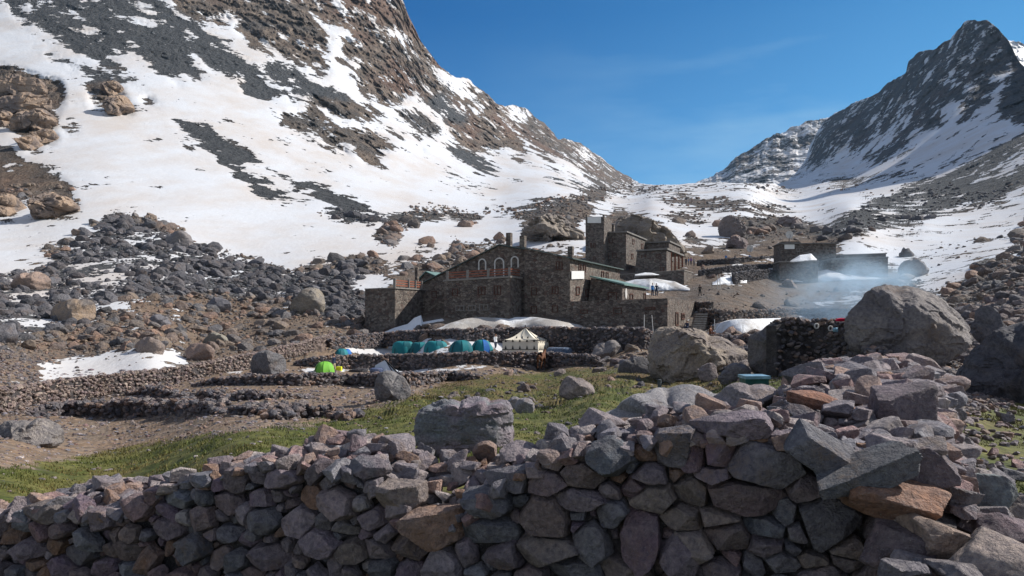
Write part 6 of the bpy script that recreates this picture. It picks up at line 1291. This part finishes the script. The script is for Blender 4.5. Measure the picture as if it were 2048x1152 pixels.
sideL = lay(flank(-1.0, -1.6), (.6, LWG), (0, .7), ((.13, 100), (.095, 400), (.065, 1500)), rng, .74, 0)
al = sorted(tops+sideR+sideL, key=lambda q: -q[1]*F/max(q[0][1], .1)); nb_ = 0
for c, rr in al:
    pr_ = rr*F/c[1]
    if c[1] < 2.4: continue
    W, Fc, cc_ = stone_at(c, rr, rng, pr_ > 20)
    if nb_ < 90: np_mesh('stone', W, Fc, M['stone'], WG, cols=cc_, sharp=24); nb_ += 1
    elif pr_ < 6: 
        V1, F1 = TEMPL[rng.integers(16)]; rest.add(V1*rr*np.array([1.2, .9, .7])+c, F1, np.array(PALT[rng.integers(len(PALT))]))
    else: rest.add(W, Fc, cc_)

tag(rest.build('small_stones', M['stone'], WG, smooth=True, sharp=24), kind='stuff')
tag(WG, 'broad rubble wall running back from the right corner towards the giant boulder', 'wall')
# ---- the few great slabs one can pick out, laid loose on the corner
def slabstone(name, px, py, d, dims, rot, col, label, sd):
    V, Fc = rock_shape(5, 6, np.random.default_rng(sd), 90, .25, .05, seed=sd); R = rotm(*rot); W = (V*np.array(dims)/2*.93)@R.T+np.array(P(px, py, d)); c = np.array(col)
    return tag(np_mesh(name, W, Fc, M['stone'], cols=tintmix(V, c, c*.7, sd, 1.3), sharp=24, origin=(*P(px, py, d)[:2], W[:, 2].min())), label, 'rock')
slabstone('loose_slab', 1635, 900, 3.16, (.38, .2, .15), (.15, .55, -.2), (.13,.135,.15), 'long grey slab sloping down to the right on the corner of the front wall', 501)
slabstone('loose_slab', 1728, 945, 3.02, (.44, .2, .135), (.1, -.36, -.1), (.10,.11,.12), 'long dark slab sloping up to the right across the wall corner', 502)
slabstone('loose_slab', 1780, 1003, 3.0, (.42, .25, .17), (.1, .14, -.35), (.26,.14,.085), 'orange brown slab below the two crossed grey slabs', 503)
slabstone('loose_slab', 1640, 800, 4.4, (.44, .2, .09), (.1, .22, -.3), (.28,.13,.075), 'long thin rust orange stone on the left edge of the rubble wall', 504)
slabstone('loose_slab', 1800, 815, 4.2, (.42, .3, .26), (.2, -.1, -.3), (.15,.12,.13), 'big lilac block with a bright upper face on the rubble wall', 505)
slabstone('corner_stone', 1797, 1085, 2.93, (.26, .25, .19), (0, 0, -.33), (.15,.115,.12), 'squared purple grey block under the orange brown slab at the corner', 506)
# ---- collapsed stones right of the corner
HP = [(1905,1105,2.9,.16,(.34,.25,.19)),(2030,1075,3.0,.13,(.20,.15,.16)),(1912,1150,2.6,.10,(.2,.18,.18)),(1990,1160,2.6,.15,(.32,.26,.22)),(1912,1005,3.2,.085,(.2,.18,.18)),(1872,960,3.3,.07,(.18,.16,.17)),(1975,985,3.6,.12,(.17,.20,.20)),(2035,1010,3.5,.1,(.26,.22,.19)),(1985,1040,3.35,.08,(.22,.2,.2)),(1925,1050,3.2,.07,(.24,.2,.17)),
      (1870,1120,2.85,.07,(.22,.18,.18)),(1850,1145,2.7,.07,(.17,.17,.18)),(1790,1148,2.65,.07,(.16,.15,.16)),(1990,945,3.9,.06,(.28,.16,.11)),(2030,950,4.0,.06,(.26,.2,.17)),(1945,905,4.6,.07,(.3,.17,.11)),(1985,905,4.5,.06,(.2,.18,.18)),(2010,890,4.9,.06,(.2,.18,.18)),(1935,925,4.3,.06,(.25,.2,.17)),(1965,870,5.2,.08,(.17,.16,.17)),(2000,862,5.6,.07,(.17,.16,.17)),(1925,845,5.4,.09,(.19,.16,.16)),(1955,855,5.4,.05,(.28,.2,.15)),(2020,845,5.8,.08,(.16,.16,.17)),(1935,888,4.8,.055,(.28,.22,.18)),(2040,925,4.2,.05,(.22,.18,.16))]
for k, (px, py, d, r, col) in enumerate(HP):
    V, Fc = rock_shape(5, 8, np.random.default_rng(600+k), 90, .4, .05, seed=k); sh = np.array([1.15, 1, .72]); c = np.array(P(px, py, d)); gz = ground_at(px, 0, d)
    if k > 12: c[2] = gz+r*.4
    W = (V*sh*r)@rotm(.2*math.sin(k), .25*math.cos(k*2), k*1.3).T+c
    if k == 0: l_ = 'large cream and orange faced stone fallen beside the wall corner'
    elif k == 1: l_ = 'large purple grey stone at the right edge beside the wall corner'
    elif k == 3: l_ = 'pale tan stone cut by the bottom edge right of the wall corner'
    else: l_ = 'smaller stone fallen on the ground along the right side of the rubble wall'
    tag(np_mesh('fallen_stone', W, Fc, M['stone'], cols=tintmix(V, col, np.array(col)*.7, k, 1.2), sharp=24, origin=(c[0], c[1], W[:, 2].min())), l_, 'rock', None if k in (0, 1, 3) else 'stones fallen along the right side of the rubble wall')
def heap(x, y):
    e = max(0, x-1.95-(y-3.2)*.62); return np.array([x, y, -1.02-.22*min(e, 1.2)-.10*max(0, y-3.2)])
hs = lay(heap, (1.6, 3.6), (2.3, 4.3), ((.12, 120), (.085, 400), (.06, 1500), (.04, 3000)), rng, .74, -.1); hb = Bag()
for c, rr in hs:
    if c[1] > 3.0+(c[0]-1.6)*1.1 and c[0] < 2.3: continue
    W, Fc, cc_ = stone_at(c, rr, rng, False); hb.add(W, Fc, cc_)
gs = lay(lambda x, y: np.array([x, y, ground_at(1024+x/y*F, 0, y)+.01]), (2.6, 9), (3.6, 13), ((.09, 60), (.05, 700), (.03, 3500)), rng, .85, .15)
for c, rr in gs:
    s_, w_ = 0, 0
    pr_ = np.abs(np.interp(c[1], CL[:, 1], CL[:, 0])+np.interp(c[1], CL[:, 1], HWD)-c[0])
    if rng.random() > math.exp(-pr_/.9)*1.1: continue
    W, Fc, cc_ = stone_at(c, rr, rng, False); hb.add(W, Fc, cc_)
tag(hb.build('rubble_stones', M['stone'], smooth=True, sharp=24), 'spill of small stones on the ground right of the corner', 'rubble', kind='stuff')
# ================================================================ turf and pebbles close by
m, nt, b, o = newmat('grass'); g = NT(nt); oc = g.attr('tint').outputs['Color']; g.l(oc, b.inputs['Base Color']); b.inputs['Roughness'].default_value = .7; b.inputs['Specular IOR Level'].default_value = .2; M['grass'] = m
rng = np.random.default_rng(321); N_ = 150000; gxp = rng.uniform(-20, 2068, N_*2); gyp = rng.uniform(735, 1060, N_*2)**1.0
ok = samp(grassR, gxp, gyp) > .45; gxp, gyp = gxp[ok][:N_], gyp[ok][:N_]; jx = np.clip(np.searchsorted(colx, gxp), 0, NC-1); ti = np.clip(np.round((gyp-1270)/(S[jx]-1270)*(NR-1)), 0, NR-1).astype(int)
# rows are not even, so look the row up in the sheet itself
rowi = np.array([np.searchsorted(-PY[:, j], -y) for j, y in zip(jx, gyp)]); rowi = np.clip(rowi, 0, NR-1); base_ = SHEET[rowi, jx]; base_ = base_+rng.normal(size=base_.shape)*np.array([.02, .02, 0])*base_[:, 1:2]/8
clump = fbm(base_/np.array([.5, .5, .5]), 3, 61); keep = clump > -.05; base_ = base_[keep]; clump = clump[keep]; n = len(base_)
hgt = (.012+.016*rng.random(n))*np.clip(base_[:, 1]/8, .8, 2.4)*(1+clump); wd = .006*np.clip(base_[:, 1]/8, .8, 5)
an = rng.uniform(0, 2*np.pi, n); V = np.empty((n, 3, 3)); V[:, 0] = base_+np.stack([np.cos(an)*wd, np.sin(an)*wd, -.01+0*wd], 1); V[:, 1] = base_-np.stack([np.cos(an)*wd, np.sin(an)*wd, .01+0*wd], 1)
V[:, 2] = base_+np.stack([rng.normal(0, .4, n)*hgt, rng.normal(0, .4, n)*hgt, hgt], 1)
dryn = np.clip(fbm(base_/3.0, 3, 62)*2.2+.38+np.clip((base_[:, 1]-13)/30, 0, .4), 0, 1)[:, None]*rng.uniform(.5, 1, (n, 1)); gcol = np.array([.07, .09, .018])*rng.uniform(.6, 1.5, (n, 1))*(1-dryn)+np.array([.16, .12, .045])*rng.uniform(.6, 1.4, (n, 1))*dryn
tag(np_mesh('grass', V.reshape(-1, 3), np.arange(n*3).reshape(-1, 3), M['grass'], smooth=False, cols=np.repeat(gcol, 3, 0)), 'short mossy turf behind the front wall', 'grass', kind='stuff')
rng = np.random.default_rng(654); pb = Bag(); cnt = 0
for _ in range(26000):
    x = rng.uniform(-20, 2068); y = rng.uniform(740, 1040); d_ = grassR[int(min(y/RS, RH-1)), int(np.clip(x/RS, 0, RW-1))]
    if rng.random() > (.05 if d_ > .5 else .5): continue
    p = ground(x, y)
    if p[1] < 6 or p[1] > 60: continue
    r = (rng.pareto(2.2)+1)*1.3/F*p[1]; r = min(r, 5/F*p[1]); V1, F1 = TEMPL1[rng.integers(16)]; pb.add(V1*r*np.array([1.2, 1, .6])+p+np.array([0, 0, r*.15]), F1, np.array(PALT[rng.integers(len(PALT))])*rng.uniform(.7, 1.2)); cnt += 1
tag(pb.build('pebbles', M['farrock']), 'scattered pebbles on the turf and the brown earth', 'pebbles', kind='stuff')

# ================================================================ mountain air
bm = bmesh.new(); bmesh.ops.create_cube(bm, size=1); me = bpy.data.meshes.new('haze'); bm.to_mesh(me); bm.free(); hz = bpy.data.objects.new('haze', me); COL.objects.link(hz)
zl = min(float(ALL[..., 2].min()), -12)-1; zh = max(float(ALL[..., 2].max()), 900.0)+5
x0_, x1_, y1_ = float(ALL[..., 0].min())-60, float(ALL[..., 0].max())+60, max(float(ALL[..., 1].max()), 2900)+60
hz.scale = (x1_-x0_, y1_+40, zh-zl); hz.location = ((x0_+x1_)/2, (y1_-40)/2, (zh+zl)/2); tag(hz, 'clear mountain air turning far slopes slightly blue', 'haze', kind='stuff')
m = bpy.data.materials.new('haze'); m.use_nodes = True; nt = m.node_tree; nt.nodes.clear(); g = NT(nt); out = g.n('ShaderNodeOutputMaterial'); pv = g.n('ShaderNodeVolumePrincipled'); g.l(pv.outputs[0], out.inputs['Volume'])
pv.inputs['Color'].default_value = (.42, .70, 1, 1); pv.inputs['Density'].default_value = .00003; pv.inputs['Anisotropy'].default_value = 0; me.materials.append(m)
